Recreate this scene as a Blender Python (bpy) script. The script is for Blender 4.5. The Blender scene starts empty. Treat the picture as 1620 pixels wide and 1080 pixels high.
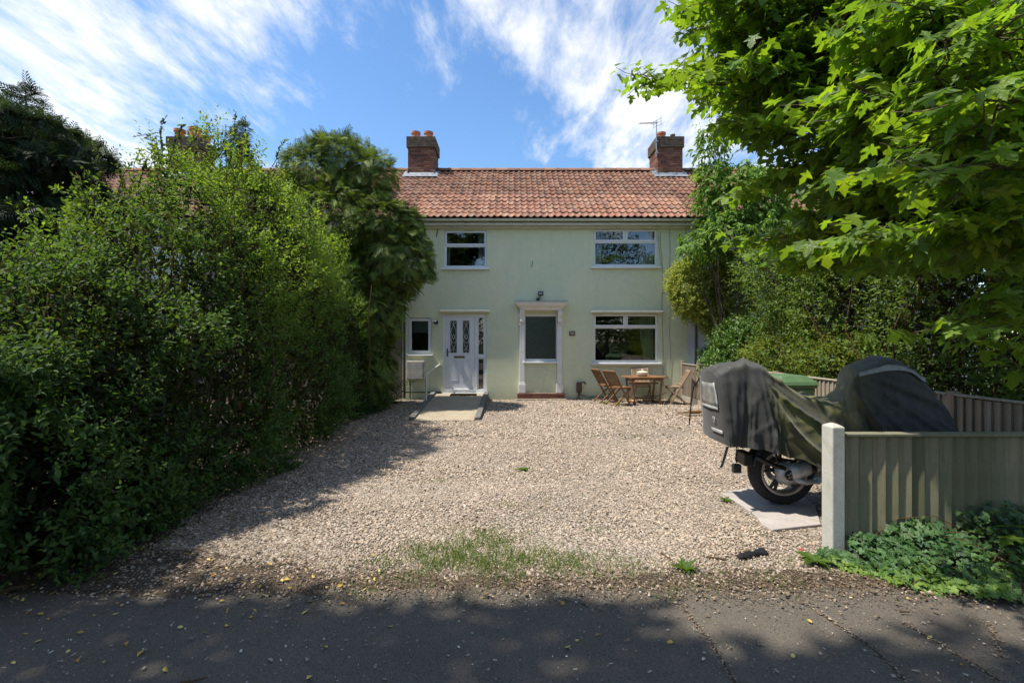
import bpy, bmesh, math, random
import numpy as np
from mathutils import Vector, Matrix, noise as mnoise

R = math.radians
random.seed(7)
rng = np.random.default_rng(11)
SC = bpy.context.scene
COL = SC.collection

# ------------------------------------------------------------------ camera
CAM_H, FPX, CX, CY = 1.67, 760.0, 810.0, 540.0
cam_data = bpy.data.cameras.new('camera')
cam_data.sensor_width = 36.0
cam_data.lens = FPX / 1620.0 * 36.0
cam_data.clip_start, cam_data.clip_end = 0.05, 3000.0
cam = bpy.data.objects.new('camera', cam_data)
cam.location = (0, 0, CAM_H)
cam.rotation_euler = (R(90), 0, 0)
COL.objects.link(cam)
SC.camera = cam

# ------------------------------------------------------------------ sun, sky, exposure
SUN_EL, SUN_AZ = R(62), R(80)          # SUN_AZ: degrees to the left of straight behind the camera
to_sun = Vector((-math.sin(SUN_AZ) * math.cos(SUN_EL), -math.cos(SUN_AZ) * math.cos(SUN_EL), math.sin(SUN_EL)))
sun_data = bpy.data.lights.new('sun', 'SUN')
sun_data.energy, sun_data.angle, sun_data.color = 3.5, R(1.0), (1.0, 0.94, 0.84)
sun = bpy.data.objects.new('sun', sun_data)
sun.rotation_euler = (-to_sun).to_track_quat('-Z', 'Y').to_euler()
sun.location = (-20, -30, 40)
COL.objects.link(sun)

world = bpy.data.worlds.new('World')
SC.world = world
world.use_nodes = True
wt = world.node_tree
wt.nodes.clear()
def wn(t, **kw):
    n = wt.nodes.new(t)
    for k, v in kw.items():
        setattr(n, k, v)
    return n
def wl(a, b):
    wt.links.new(a, b)
def wmath(op, a, b=None, c=None):
    n = wn('ShaderNodeMath', operation=op)
    for i, v in enumerate((a, b, c)):
        if v is None: continue
        if isinstance(v, (int, float)): n.inputs[i].default_value = v
        else: wl(v, n.inputs[i])
    return n.outputs[0]
w_out = wn('ShaderNodeOutputWorld'); w_bg = wn('ShaderNodeBackground')
w_bg.inputs['Strength'].default_value = 0.15
wl(w_bg.outputs[0], w_out.inputs[0])
w_sky = wn('ShaderNodeTexSky'); w_sky.sky_type = 'NISHITA'; w_sky.sun_disc = False
w_sky.sun_elevation = SUN_EL
w_sky.sun_rotation = math.pi + SUN_AZ
w_sky.air_density, w_sky.dust_density, w_sky.ozone_density = 1.0, 0.4, 1.6
w_tc = wn('ShaderNodeTexCoord')
w_sep = wn('ShaderNodeSeparateXYZ'); wl(w_tc.outputs['Generated'], w_sep.inputs[0])
zc = wmath('ADD', wmath('MAXIMUM', w_sep.outputs[2], 0.0), 0.16)
cu, cv = wmath('DIVIDE', w_sep.outputs[0], zc), wmath('DIVIDE', w_sep.outputs[1], zc)
w_cmb = wn('ShaderNodeCombineXYZ'); wl(cu, w_cmb.inputs[0]); wl(cv, w_cmb.inputs[1])
def w_noise(rot, scale_xyz, scale, detail, rough, distort, off=(0, 0, 0)):
    m = wn('ShaderNodeMapping'); wl(w_cmb.outputs[0], m.inputs[0])
    m.inputs['Rotation'].default_value = (0, 0, rot); m.inputs['Scale'].default_value = scale_xyz; m.inputs['Location'].default_value = off
    n = wn('ShaderNodeTexNoise'); wl(m.outputs[0], n.inputs['Vector'])
    n.inputs['Scale'].default_value = scale; n.inputs['Detail'].default_value = detail
    n.inputs['Roughness'].default_value = rough; n.inputs['Distortion'].default_value = distort
    return n.outputs[0]
def w_lobe(d, width):
    dv = Vector(d).normalized()
    n = wn('ShaderNodeVectorMath', operation='DOT_PRODUCT'); wl(w_tc.outputs['Generated'], n.inputs[0]); n.inputs[1].default_value = dv
    mr = wn('ShaderNodeMapRange'); mr.interpolation_type = 'SMOOTHSTEP'
    wl(n.outputs['Value'], mr.inputs[0]); mr.inputs[1].default_value = math.cos(width); mr.inputs[2].default_value = 1.0
    return mr.outputs[0]
def pxdir(x, y): return ((x - CX) / FPX, 1.0, (CY - y) / FPX)
streak = w_noise(R(-40), (2.3, 0.9, 1), 3.3, 14, 0.66, 0.25, (3.1, 0.7, 0))
puff = w_noise(R(-25), (1.25, 0.8, 1), 1.9, 12, 0.60, 0.2, (7.3, 2.9, 0))
big = w_noise(0, (1, 1, 1), 0.55, 3, 0.5, 0.0, (1.9, 5.3, 0))
cl = wmath('ADD', wmath('MULTIPLY', streak, 0.46), wmath('MULTIPLY', puff, 0.52))
cl = wmath('ADD', cl, wmath('MULTIPLY', big, 0.22))
for (px, py, wd, amp) in ((120, 150, 0.45, 0.06), (10, 240, 0.30, 0.05), (960, 70, 0.26, 0.08), (1100, 170, 0.26, 0.05), (600, 120, 0.24, -0.07), (800, 220, .22, -.08), (735, 60, .12, .04)):
    cl = wmath('ADD', cl, wmath('MULTIPLY', w_lobe(pxdir(px, py), wd), amp))
w_mr = wn('ShaderNodeMapRange'); w_mr.interpolation_type = 'SMOOTHSTEP'
wl(cl, w_mr.inputs[0]); w_mr.inputs[1].default_value = 0.55; w_mr.inputs[2].default_value = 0.79
w_fac = wmath('MULTIPLY', w_mr.outputs[0], 0.96)
w_gam = wn('ShaderNodeHueSaturation'); wl(w_sky.outputs[0], w_gam.inputs['Color'])
w_gam.inputs['Saturation'].default_value = 1.18; w_gam.inputs['Value'].default_value = 0.72
w_mix = wn('ShaderNodeMix', data_type='RGBA'); wl(w_fac, w_mix.inputs[0]); wl(w_gam.outputs[0], w_mix.inputs[6])
w_mix.inputs[7].default_value = (3.75, 3.75, 3.72, 1)
wl(w_mix.outputs[2], w_bg.inputs['Color'])

SC.view_settings.view_transform = 'Standard'
SC.view_settings.look = 'None'
SC.view_settings.exposure = 1.08
SC.view_settings.gamma = 1.0
SC.view_settings.use_curve_mapping = False
SC.cycles.max_bounces = 7
SC.cycles.diffuse_bounces = 4
SC.cycles.glossy_bounces = 3
SC.cycles.transmission_bounces = 4
SC.cycles.transparent_max_bounces = 8
SC.cycles.use_denoising = True
SC.cycles.sample_clamp_indirect = 6.0
SC.cycles.caustics_reflective = False
SC.cycles.caustics_refractive = False

# ------------------------------------------------------------------ helpers
WALL_Y = 13.8
def wx(x): return (x - CX) / FPX * WALL_Y
def wz(y): return CAM_H + (CY - y) / FPX * WALL_Y
def at(x, y, Y): return Vector(((x - CX) / FPX * Y, Y, CAM_H + (CY - y) / FPX * Y))
def gp(x, y, z=0.0):
    Y = (CAM_H - z) * FPX / (y - CY)
    return Vector(((x - CX) / FPX * Y, Y, z))

def props(o, label=None, category=None, group=None, kind=None):
    if label: o['label'] = label
    if category: o['category'] = category
    if group: o['group'] = group
    if kind: o['kind'] = kind
    return o
def thing(name, label, category, loc=(0, 0, 0), rz=0.0, group=None):
    o = bpy.data.objects.new(name, None); COL.objects.link(o)
    o.location = loc; o.rotation_euler = (0, 0, rz); o.empty_display_size = 0.2
    return props(o, label, category, group)
def link(name, me, parent=None, loc=None, rot=None):
    o = bpy.data.objects.new(name, me); COL.objects.link(o)
    if parent is not None: o.parent = parent
    if loc is not None: o.location = loc
    if rot is not None: o.rotation_euler = rot
    return o
def copy_tree(o, parent=None):
    c = o.copy(); COL.objects.link(c); c.parent = parent
    for ch in list(o.children): copy_tree(ch, c)
    return c

class MB:
    def __init__(s): s.v, s.f, s.c = [], [], []
    def add(s, vs, fs, col=None):
        b = len(s.v); s.v += [tuple(v) for v in vs]; s.f += [tuple(i + b for i in f) for f in fs]
        s.c += [col or (1, 1, 1)] * len(vs)
        return s
    def box(s, a, b, col=None):
        (x0, y0, z0), (x1, y1, z1) = a, b
        return s.add([(x0, y0, z0), (x1, y0, z0), (x1, y1, z0), (x0, y1, z0), (x0, y0, z1), (x1, y0, z1), (x1, y1, z1), (x0, y1, z1)],
              [(0, 3, 2, 1), (4, 5, 6, 7), (0, 1, 5, 4), (1, 2, 6, 5), (2, 3, 7, 6), (3, 0, 4, 7)], col)
    def bar(s, p0, p1, w, d, up=(0, 0, 1), col=None):
        p0, p1, up = Vector(p0), Vector(p1), Vector(up)
        t = (p1 - p0).normalized(); sd = t.cross(up)
        if sd.length < 1e-4: sd = t.cross(Vector((1, 0, 0)))
        sd.normalize(); u = sd.cross(t)
        vs = []
        for p in (p0, p1):
            for a, b in ((-1, -1), (1, -1), (1, 1), (-1, 1)): vs.append(p + sd * a * w / 2 + u * b * d / 2)
        return s.add(vs, [(0, 1, 2, 3), (7, 6, 5, 4), (0, 4, 5, 1), (1, 5, 6, 2), (2, 6, 7, 3), (3, 7, 4, 0)], col)
    def tube(s, path, r, n=8, caps=True, col=None):
        P = [Vector(p) for p in path]
        rr = r if hasattr(r, '__len__') else [r] * len(P)
        base = len(s.v); vs, fs = [], []
        prev = None
        for i, p in enumerate(P):
            t = (P[min(i + 1, len(P) - 1)] - P[max(i - 1, 0)]).normalized()
            if prev is None:
                a = t.orthogonal().normalized()
            else:
                a = prev - t * prev.dot(t)
                a = a.normalized() if a.length > 1e-5 else t.orthogonal().normalized()
            prev = a; b = t.cross(a)
            for k in range(n):
                th = 2 * math.pi * k / n
                vs.append(p + (a * math.cos(th) + b * math.sin(th)) * rr[i])
        for i in range(len(P) - 1):
            for k in range(n):
                k2 = (k + 1) % n
                fs.append((i * n + k, i * n + k2, (i + 1) * n + k2, (i + 1) * n + k))
        if caps:
            fs.append(tuple(range(n - 1, -1, -1))); fs.append(tuple((len(P) - 1) * n + k for k in range(n)))
        return s.add(vs, fs, col)
    def lathe(s, prof, c=(0, 0, 0), n=24, axis='Z', col=None):
        vs, fs = [], []
        for r, h in prof:
            for k in range(n):
                th = 2 * math.pi * k / n
                x, y = r * math.cos(th), r * math.sin(th)
                p = {'Z': (x, y, h), 'Y': (x, h, y), 'X': (h, x, y)}[axis]
                vs.append((p[0] + c[0], p[1] + c[1], p[2] + c[2]))
        for i in range(len(prof) - 1):
            for k in range(n):
                k2 = (k + 1) % n
                f = (i * n + k, i * n + k2, (i + 1) * n + k2, (i + 1) * n + k)
                fs.append(f if axis != 'Y' else f[::-1])
        return s.add(vs, fs, col)
    def prism(s, poly, z0, z1, col=None):       # poly: ccw list of (x, y)
        n = len(poly)
        vs = [(p[0], p[1], z0) for p in poly] + [(p[0], p[1], z1) for p in poly]
        fs = [tuple(range(n - 1, -1, -1)), tuple(range(n, 2 * n))] + [(i, (i + 1) % n, n + (i + 1) % n, n + i) for i in range(n)]
        return s.add(vs, fs, col)
    def mesh(s, name, mat, smooth=False, leafxy=False):
        me = bpy.data.meshes.new(name)
        me.from_pydata(s.v, [], s.f)
        if any(c != (1, 1, 1) for c in s.c):
            at_ = me.color_attributes.new('Col', 'FLOAT_COLOR', 'POINT')
            at_.data.foreach_set('color', np.c_[np.array(s.c, dtype=np.float32), np.ones(len(s.c), dtype=np.float32)].ravel())
        if leafxy:
            a2 = me.attributes.new('LeafXY', 'FLOAT_VECTOR', 'POINT'); a2.data.foreach_set('vector', np.array(s.v, dtype=np.float32).ravel())
        if mat is not None: me.materials.append(mat)
        if smooth: me.polygons.foreach_set('use_smooth', np.ones(len(me.polygons), dtype=bool))
        me.update()
        return me
    def build(s, name, mat, parent=None, smooth=False, bevel=0.0, auto=None):
        o = link(name, s.mesh(name, mat, smooth or auto is not None), parent)
        if auto is not None:
            m = o.data
            m.set_sharp_from_angle(angle=R(auto))
        if bevel:
            b = o.modifiers.new('bevel', 'BEVEL'); b.width = bevel; b.segments = 2; b.limit_method = 'ANGLE'
        return o

def np_mesh(name, verts, polys_idx, poly_sizes, mat, parent=None, color=None, smooth=False):
    """fast mesh from arrays: verts (N,3), polys_idx flat loop vertex indices, poly_sizes per polygon"""
    me = bpy.data.meshes.new(name)
    me.vertices.add(len(verts)); me.vertices.foreach_set('co', np.ascontiguousarray(verts, dtype=np.float32).ravel())
    me.loops.add(len(polys_idx)); me.loops.foreach_set('vertex_index', np.ascontiguousarray(polys_idx, dtype=np.int32))
    ps = np.asarray(poly_sizes, dtype=np.int32)
    me.polygons.add(len(ps)); me.polygons.foreach_set('loop_start', np.r_[0, np.cumsum(ps)[:-1]].astype(np.int32))
    me.update(calc_edges=True)
    if color is not None:
        a = me.color_attributes.new('Col', 'FLOAT_COLOR', 'POINT')
        a.data.foreach_set('color', np.c_[color, np.ones(len(color))].astype(np.float32).ravel())
    if smooth: me.polygons.foreach_set('use_smooth', np.ones(len(ps), dtype=bool))
    if mat is not None: me.materials.append(mat)
    return link(name, me, parent)

def unit(a): return a / np.maximum(np.linalg.norm(a, axis=-1, keepdims=True), 1e-9)
def scatter_mesh(name, tv, tf, pos, fwd, nrm, size, color, mat, parent=None, smooth=False):
    """copies of a small template (x side, y forward, z normal) joined into one mesh, one colour per copy"""
    tv = np.asarray(tv, dtype=np.float64); N, k = len(pos), len(tv)
    fwd = unit(fwd); side = unit(np.cross(fwd, nrm)); up = np.cross(side, fwd)
    sz = np.asarray(size).reshape(N, -1)
    if sz.shape[1] == 1: sz = np.repeat(sz, 3, axis=1)
    V = (pos[:, None, :] + side[:, None, :] * (tv[None, :, 0:1] * sz[:, None, 0:1]) + fwd[:, None, :] * (tv[None, :, 1:2] * sz[:, None, 1:2])
         + up[:, None, :] * (tv[None, :, 2:3] * sz[:, None, 2:3]))
    flat = np.concatenate([np.asarray(f) for f in tf]); sizes = np.array([len(f) for f in tf])
    idx = (flat[None, :] + (np.arange(N) * k)[:, None]).ravel()
    C = np.repeat(color, k, axis=0)
    o = np_mesh(name, V.reshape(-1, 3), idx, np.tile(sizes, N), mat, parent, C, smooth)
    if mat in (M.get('maple_leaf'), M.get('leaf_glossy')):
        a2 = o.data.attributes.new('LeafXY', 'FLOAT_VECTOR', 'POINT'); a2.data.foreach_set('vector', np.tile(tv.astype(np.float32), (N, 1)).ravel())
    return o

# ------------------------------------------------------------------ materials
class NT:
    def __init__(s, name):
        s.m = bpy.data.materials.new(name); s.m.use_nodes = True; s.t = s.m.node_tree
        s.b = s.t.nodes['Principled BSDF']; s.o = s.t.nodes['Material Output']
    def n(s, t, **kw):
        x = s.t.nodes.new(t)
        for k, v in kw.items(): setattr(x, k, v)
        return x
    def l(s, a, b): s.t.links.new(a, b)
    def coord(s, kind='Object', scale=(1, 1, 1), rot=(0, 0, 0)):
        c = s.n('ShaderNodeTexCoord'); m = s.n('ShaderNodeMapping'); s.l(c.outputs[kind], m.inputs[0])
        m.inputs['Scale'].default_value = scale; m.inputs['Rotation'].default_value = rot
        return m.outputs[0]
    def noise(s, vec, scale, detail=4, rough=0.55, dist=0.0):
        x = s.n('ShaderNodeTexNoise'); s.l(vec, x.inputs['Vector'])
        x.inputs['Scale'].default_value = scale; x.inputs['Detail'].default_value = detail
        x.inputs['Roughness'].default_value = rough; x.inputs['Distortion'].default_value = dist
        return x.outputs[0]
    def ramp(s, fac, stops):
        r = s.n('ShaderNodeValToRGB'); s.l(fac, r.inputs[0])
        e = r.color_ramp.elements
        while len(e) < len(stops): e.new(0.5)
        for i, (p, c) in enumerate(stops):
            e[i].position = p
            e[i].color = (*c, 1) if hasattr(c, '__len__') else (c, c, c, 1)
        return r.outputs[0]
    def mix(s, fac, a, b, mode='MIX'):
        x = s.n('ShaderNodeMix', data_type='RGBA', blend_type=mode)
        for sock, v in ((x.inputs[0], fac), (x.inputs[6], a), (x.inputs[7], b)):
            if isinstance(v, (int, float)): sock.default_value = v
            elif isinstance(v, tuple): sock.default_value = (*v, 1)
            else: s.l(v, sock)
        return x.outputs[2]
    def math(s, op, a, b=0.0):
        x = s.n('ShaderNodeMath', operation=op)
        for i, v in enumerate((a, b)):
            if isinstance(v, (int, float)): x.inputs[i].default_value = v
            else: s.l(v, x.inputs[i])
        return x.outputs[0]
    def attr(s, name='Col'):
        a = s.n('ShaderNodeAttribute'); a.attribute_name = name
        return a.outputs['Color']
    def bump(s, h, strength=0.3, dist=0.01):
        x = s.n('ShaderNodeBump'); s.l(h, x.inputs['Height']); x.inputs['Strength'].default_value = strength; x.inputs['Distance'].default_value = dist
        s.l(x.outputs[0], s.b.inputs['Normal'])
    def base(s, c, rough=0.6, spec=0.5, metal=0.0):
        if isinstance(c, tuple): s.b.inputs['Base Color'].default_value = (*c, 1)
        else: s.l(c, s.b.inputs['Base Color'])
        s.b.inputs['Roughness'].default_value = rough; s.b.inputs['Specular IOR Level'].default_value = spec; s.b.inputs['Metallic'].default_value = metal
        return s
M = {}
def simple(name, c, rough=0.5, spec=0.5, metal=0.0, var=0.15, scale=9.0, bump=0.0, bscale=60.0, coord='Object'):
    t = NT(name); v = t.coord(coord)
    f = t.noise(v, scale, 5, 0.6)
    lo = tuple(x * (1 - var) for x in c); hi = tuple(min(1, x * (1 + var)) for x in c)
    t.base(t.ramp(f, [(0.3, lo), (0.7, hi)]), rough, spec, metal)
    if bump: t.bump(t.noise(v, bscale, 4), bump, 0.004)
    M[name] = t.m
    return t.m

simple('white_upvc', (0.72, 0.73, 0.75), 0.35, 0.5, var=0.03, scale=4)
simple('white_paint', (0.70, 0.69, 0.66), 0.5, 0.4, var=0.08, scale=6, bump=0.05)
simple('cream_paint', (0.55, 0.55, 0.46), 0.55, 0.4, var=0.14, scale=5, bump=0.1)
simple('black_plastic', (0.012, 0.012, 0.013), 0.45, 0.5)
simple('black_metal', (0.015, 0.015, 0.016), 0.4, 0.5, bump=0.05)
simple('brown_plastic', (0.085, 0.05, 0.04), 0.6, 0.4)
simple('rubber', (0.018, 0.018, 0.019), 0.75, 0.35, var=0.3, bump=0.1, bscale=120)
simple('alloy', (0.42, 0.42, 0.43), 0.38, 0.5, metal=0.85, var=0.15)
simple('bright_alloy', (0.40, 0.40, 0.40), 0.5, 0.4, metal=0.35, var=0.35, scale=14)
simple('blue_cap', (0.25, 0.38, 0.55), 0.35, 0.5, metal=0.3)
simple('dark_alloy', (0.05, 0.05, 0.052), 0.45, 0.5, metal=0.4)
simple('lead', (0.22, 0.24, 0.26), 0.55, 0.4, metal=0.2, var=0.2, scale=6)
simple('terracotta', (0.44, 0.17, 0.09), 0.75, 0.3, var=0.25, scale=5)
simple('aluminium', (0.35, 0.35, 0.36), 0.45, 0.5, metal=0.6)
simple('brass', (0.16, 0.13, 0.07), 0.4, 0.5, metal=0.6)
simple('bin_green', (0.085, 0.15, 0.07), 0.5, 0.5, var=0.12)
simple('kerb_concrete', (0.15, 0.145, 0.135), 0.9, 0.2, var=0.35, scale=12, bump=0.4, bscale=80)
simple('gravel_board', (0.33, 0.30, 0.25), 0.9, 0.2, var=0.25, scale=6, bump=0.3)
simple('curtain_white', (0.62, 0.66, 0.68), 0.9, 0.1, var=0.06)
simple('curtain_sage', (0.40, 0.48, 0.42), 0.9, 0.1, var=0.15)
simple('blind_grey', (0.34, 0.42, 0.46), 0.8, 0.1, var=0.05)
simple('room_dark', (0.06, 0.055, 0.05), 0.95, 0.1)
simple('interior_dark', (0.10, 0.10, 0.095), 0.95, 0.1)  # floors and inner walls coloured dark in place of indoor shade
simple('ceramic', (0.66, 0.58, 0.45), 0.35, 0.5, var=0.2, scale=30)
simple('meter_box', (0.46, 0.43, 0.38), 0.6, 0.4, var=0.18, scale=7, bump=0.08)
simple('plate_brown', (0.06, 0.03, 0.018), 0.4, 0.5)
simple('plate_white', (0.70, 0.62, 0.55), 0.5, 0.4)
simple('mat_bristle', (0.03, 0.02, 0.012), 0.95, 0.1, var=0.4, bump=0.5)
simple('strip_cloth', (0.014, 0.014, 0.016), 0.85, 0.2, var=0.4, bump=0.3)
simple('reflective', (0.25, 0.255, 0.25), 0.5, 0.5, var=0.25, scale=20)
simple('bark', (0.10, 0.075, 0.05), 0.9, 0.2, var=0.45, scale=14, bump=0.5, bscale=40)
simple('bark_grey', (0.17, 0.145, 0.11), 0.9, 0.2, var=0.4, scale=14, bump=0.5, bscale=40)
simple('twig', (0.085, 0.05, 0.026), 0.9, 0.2, var=0.4)
simple('green_stem', (0.07, 0.11, 0.03), 0.7, 0.3)
simple('red_petal', (0.55, 0.02, 0.02), 0.6, 0.3)
simple('crack_dirt', (0.055, 0.042, 0.032), 0.95, 0.1, var=0.4, scale=40)

def m_leaf(name, trans=0.35, rough=0.42, spec=0.4, tint=(1.25, 1.25, 0.45), obj_random=None, veins=None):
    t = NT(name)
    if obj_random is None:
        c = t.attr('Col')
    else:
        oi = t.n('ShaderNodeObjectInfo'); c = t.ramp(oi.outputs['Random'], obj_random)
    v = t.coord('Object')
    c = t.mix(t.math('MULTIPLY', t.noise(v, 30, 2), 0.35), c, (0.35, 0.35, 0.3), 'MULTIPLY') if trans < 0.3 else c
    if veins:
        sx = t.n('ShaderNodeSeparateXYZ'); t.l(t.attr('LeafXY'), sx.inputs[0]); X_, Y_ = sx.outputs[0], sx.outputs[1]; best = None
        for dx, dy in veins[0]:
            l_ = math.hypot(dx, dy); dx, dy = dx / l_, dy / l_
            pd = t.math('ABSOLUTE', t.math('SUBTRACT', t.math('MULTIPLY', X_, dy), t.math('MULTIPLY', Y_, dx)))
            al_ = t.math('ADD', t.math('MULTIPLY', X_, dx), t.math('MULTIPLY', Y_, dy))
            pd = t.math('ADD', pd, t.math('MULTIPLY', t.math('LESS_THAN', al_, 0.0), 9.0))
            best = pd if best is None else t.math('MINIMUM', best, pd)
        vm = t.ramp(t.math('DIVIDE', best, veins[1]), [(0.35, 0.75), (1.0, 0.0)])
        fine = t.n('ShaderNodeTexNoise'); t.l(t.attr('LeafXY'), fine.inputs['Vector']); fine.inputs['Scale'].default_value = 7; fine.inputs['Detail'].default_value = 5
        c = t.mix(t.ramp(fine.outputs[0], [(.3, .45), (.7, 0.0)]), c, (.55, .6, .5), 'MULTIPLY')
        c = t.mix(vm, c, t.mix(0.55, c, (.30, .36, .12)))
        t.bump(t.math('ADD', t.math('MULTIPLY', vm, -1.0), t.math('MULTIPLY', fine.outputs[0], .8)), .35, .02)
    t.base(c, rough, spec)
    tr = t.n('ShaderNodeBsdfTranslucent'); t.l(t.mix(1.0, c, tint, 'MULTIPLY'), tr.inputs['Color'])
    ms = t.n('ShaderNodeMixShader'); ms.inputs[0].default_value = trans
    t.l(t.b.outputs[0], ms.inputs[1]); t.l(tr.outputs[0], ms.inputs[2]); t.l(ms.outputs[0], t.o.inputs[0])
    M[name] = t.m
    return t.m
m_leaf('leaf', 0.5, 0.55, 0.22)
m_leaf('leaf_glossy', 0.24, 0.42, 0.45, veins=(((0, 1), (.62, .60), (-.62, .60), (.80, -.05), (-.80, -.05)), .020))
m_leaf('needle', 0.28, 0.6, 0.25, (1.2, 1.2, 0.5))
m_leaf('maple_leaf', 0.55, 0.40, 0.42, (1.55, 1.5, 0.35), veins=(((0, 1), (.66, .32), (-.66, .32), (.40, -.06), (-.40, -.06)), .013))
m_leaf('grass', 0.35, 0.55, 0.3)

def m_glass():
    t = NT('window_glass')
    fr = t.n('ShaderNodeFresnel'); fr.inputs[0].default_value = 1.75
    tr = t.n('ShaderNodeBsdfTransparent'); tr.inputs[0].default_value = (0.78, 0.82, 0.82, 1)
    gl = t.n('ShaderNodeBsdfGlossy'); gl.inputs['Roughness'].default_value = 0.0; gl.inputs['Color'].default_value = (0.95, 0.97, 1, 1)
    nz = t.n('ShaderNodeBump'); t.l(t.noise(t.coord('Object'), 2.2, 1), nz.inputs['Height']); nz.inputs['Strength'].default_value = 0.05; nz.inputs['Distance'].default_value = 0.02
    t.l(nz.outputs[0], gl.inputs['Normal'])
    ms = t.n('ShaderNodeMixShader'); t.l(t.math('MINIMUM', t.math('MULTIPLY', fr.outputs[0], 1.9), 1.0), ms.inputs[0])
    t.l(tr.outputs[0], ms.inputs[1]); t.l(gl.outputs[0], ms.inputs[2]); t.l(ms.outputs[0], t.o.inputs[0])
    M['glass'] = t.m
m_glass()
def m_obscure():
    t = NT('obscure_glass'); v = t.coord('Object')
    t.base(t.ramp(t.noise(v, 34, 5, 0.7, 1.2), [(0.35, (0.006, 0.011, 0.010)), (0.72, (0.05, 0.075, 0.07))]), 0.22, 0.6)
    t.bump(t.noise(v, 40, 3), 0.5, 0.004)
    M['obscure'] = t.m
m_obscure()

def m_wall():
    t = NT('green_render'); v = t.coord('Object')
    big = t.noise(v, 0.55, 5, 0.6); fine = t.noise(v, 5, 6, 0.65)
    c = t.ramp(big, [(0.28, (0.60, 0.635, 0.455)), (0.5, (0.655, 0.67, 0.465)), (0.75, (0.705, 0.695, 0.48))])
    c = t.mix(t.ramp(fine, [(0.35, 0.0), (0.75, 0.22)]), c, (0.34, 0.42, 0.33))
    vs = t.coord('Object', (3.2, 1, 0.35)); st = t.noise(vs, 1.6, 5, 0.7)                # rain streaks and grime
    c = t.mix(t.ramp(st, [(0.54, 0.0), (0.82, 0.22)]), c, (0.30, 0.34, 0.26))
    gen = t.n('ShaderNodeTexCoord'); sep = t.n('ShaderNodeSeparateXYZ'); t.l(gen.outputs['Object'], sep.inputs[0])
    low = t.n('ShaderNodeMapRange'); t.l(sep.outputs[2], low.inputs[0]); low.inputs[1].default_value = 0.42; low.inputs[2].default_value = 0.0; low.inputs[3].default_value = 0.0; low.inputs[4].default_value = 0.8
    c = t.mix(t.math('MULTIPLY', low.outputs[0], t.noise(v, 3.5, 5, .7)), c, (0.14, 0.17, 0.115))   # splash-back dirt at the foot
    vo = t.n('ShaderNodeTexVoronoi', feature='DISTANCE_TO_EDGE'); vo.inputs['Scale'].default_value = 0.42
    wv = t.n('ShaderNodeMix', data_type='RGBA'); wv.inputs[0].default_value = 0.10
    nn = t.n('ShaderNodeTexNoise'); nn.inputs['Scale'].default_value = 2.2; nn.inputs['Detail'].default_value = 6; t.l(v, nn.inputs[0])
    t.l(v, wv.inputs[6]); t.l(nn.outputs['Color'], wv.inputs[7]); t.l(wv.outputs[2], vo.inputs['Vector'])
    ck = t.ramp(vo.outputs['Distance'], [(0.0, 0.5), (0.004, 0.0)])
    ck = t.math('MULTIPLY', ck, t.ramp(t.noise(v, 0.6, 2), [(0.50, 0.0), (0.62, 0.8)]))
    c = t.mix(ck, c, (0.15, 0.17, 0.13))
    t.base(c, 0.85, 0.25)
    h = t.mix(0.35, t.noise(v, 90, 4, 0.6), t.noise(v, 2.5, 4, 0.5))
    t.bump(h, 0.35, 0.02)
    M['green_render'] = t.m
m_wall()
simple('white_render', (0.60, 0.61, 0.64), 0.85, 0.2, var=0.08, scale=1.2, bump=0.25, bscale=60)
simple('dark_render', (0.20, 0.17, 0.14), 0.85, 0.2, var=0.15, scale=1.2, bump=0.25)

def m_col(name, rough, spec=0.3, nscale=20.0, amt=0.5, bump=0.25, bscale=60, dark=(0.3, 0.3, 0.3), lichen=None):
    t = NT(name); v = t.n('ShaderNodeNewGeometry').outputs['Position']; c = t.attr('Col')
    c = t.mix(t.math('MULTIPLY', t.ramp(t.noise(v, nscale, 5, 0.65), [(0.35, 0.0), (0.75, 1.0)]), amt), c, dark, 'MULTIPLY')
    if lichen:
        w = v
        c = t.mix(t.ramp(t.noise(w, 1.3, 5, 0.65), [(0.45, 0.0), (0.75, 0.35)]), c, (0.6, 0.52, 0.46), 'MULTIPLY')
        c = t.mix(t.ramp(t.noise(w, lichen[0], 4, 0.6), [(lichen[2], 0.0), (lichen[2] + 0.14, lichen[3])]), c, lichen[1])
    t.base(c, rough, spec)
    if bump: t.bump(t.noise(v, bscale, 4), bump, 0.004)
    M[name] = t.m
m_col('roof_tile', 0.85, 0.2, 9, 0.55, 0.3, 70, (0.45, 0.40, 0.36), (14.0, (0.26, 0.24, 0.17), 0.64, 0.35))
m_col('brick', 0.9, 0.2, 16, 0.5, 0.4, 60, (0.5, 0.45, 0.42))
m_col('stone', 0.7, 0.35, 60, 0.45, 0.0, 60, (0.6, 0.52, 0.42))
m_col('litter', 0.85, 0.2, 30, 0.3, 0.0)
simple('mortar', (0.20, 0.17, 0.14), 0.95, 0.1, var=0.3, scale=10, bump=0.3)
simple('corbel_dark', (0.10, 0.08, 0.06), 0.95, 0.1, var=0.4, scale=8)

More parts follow.
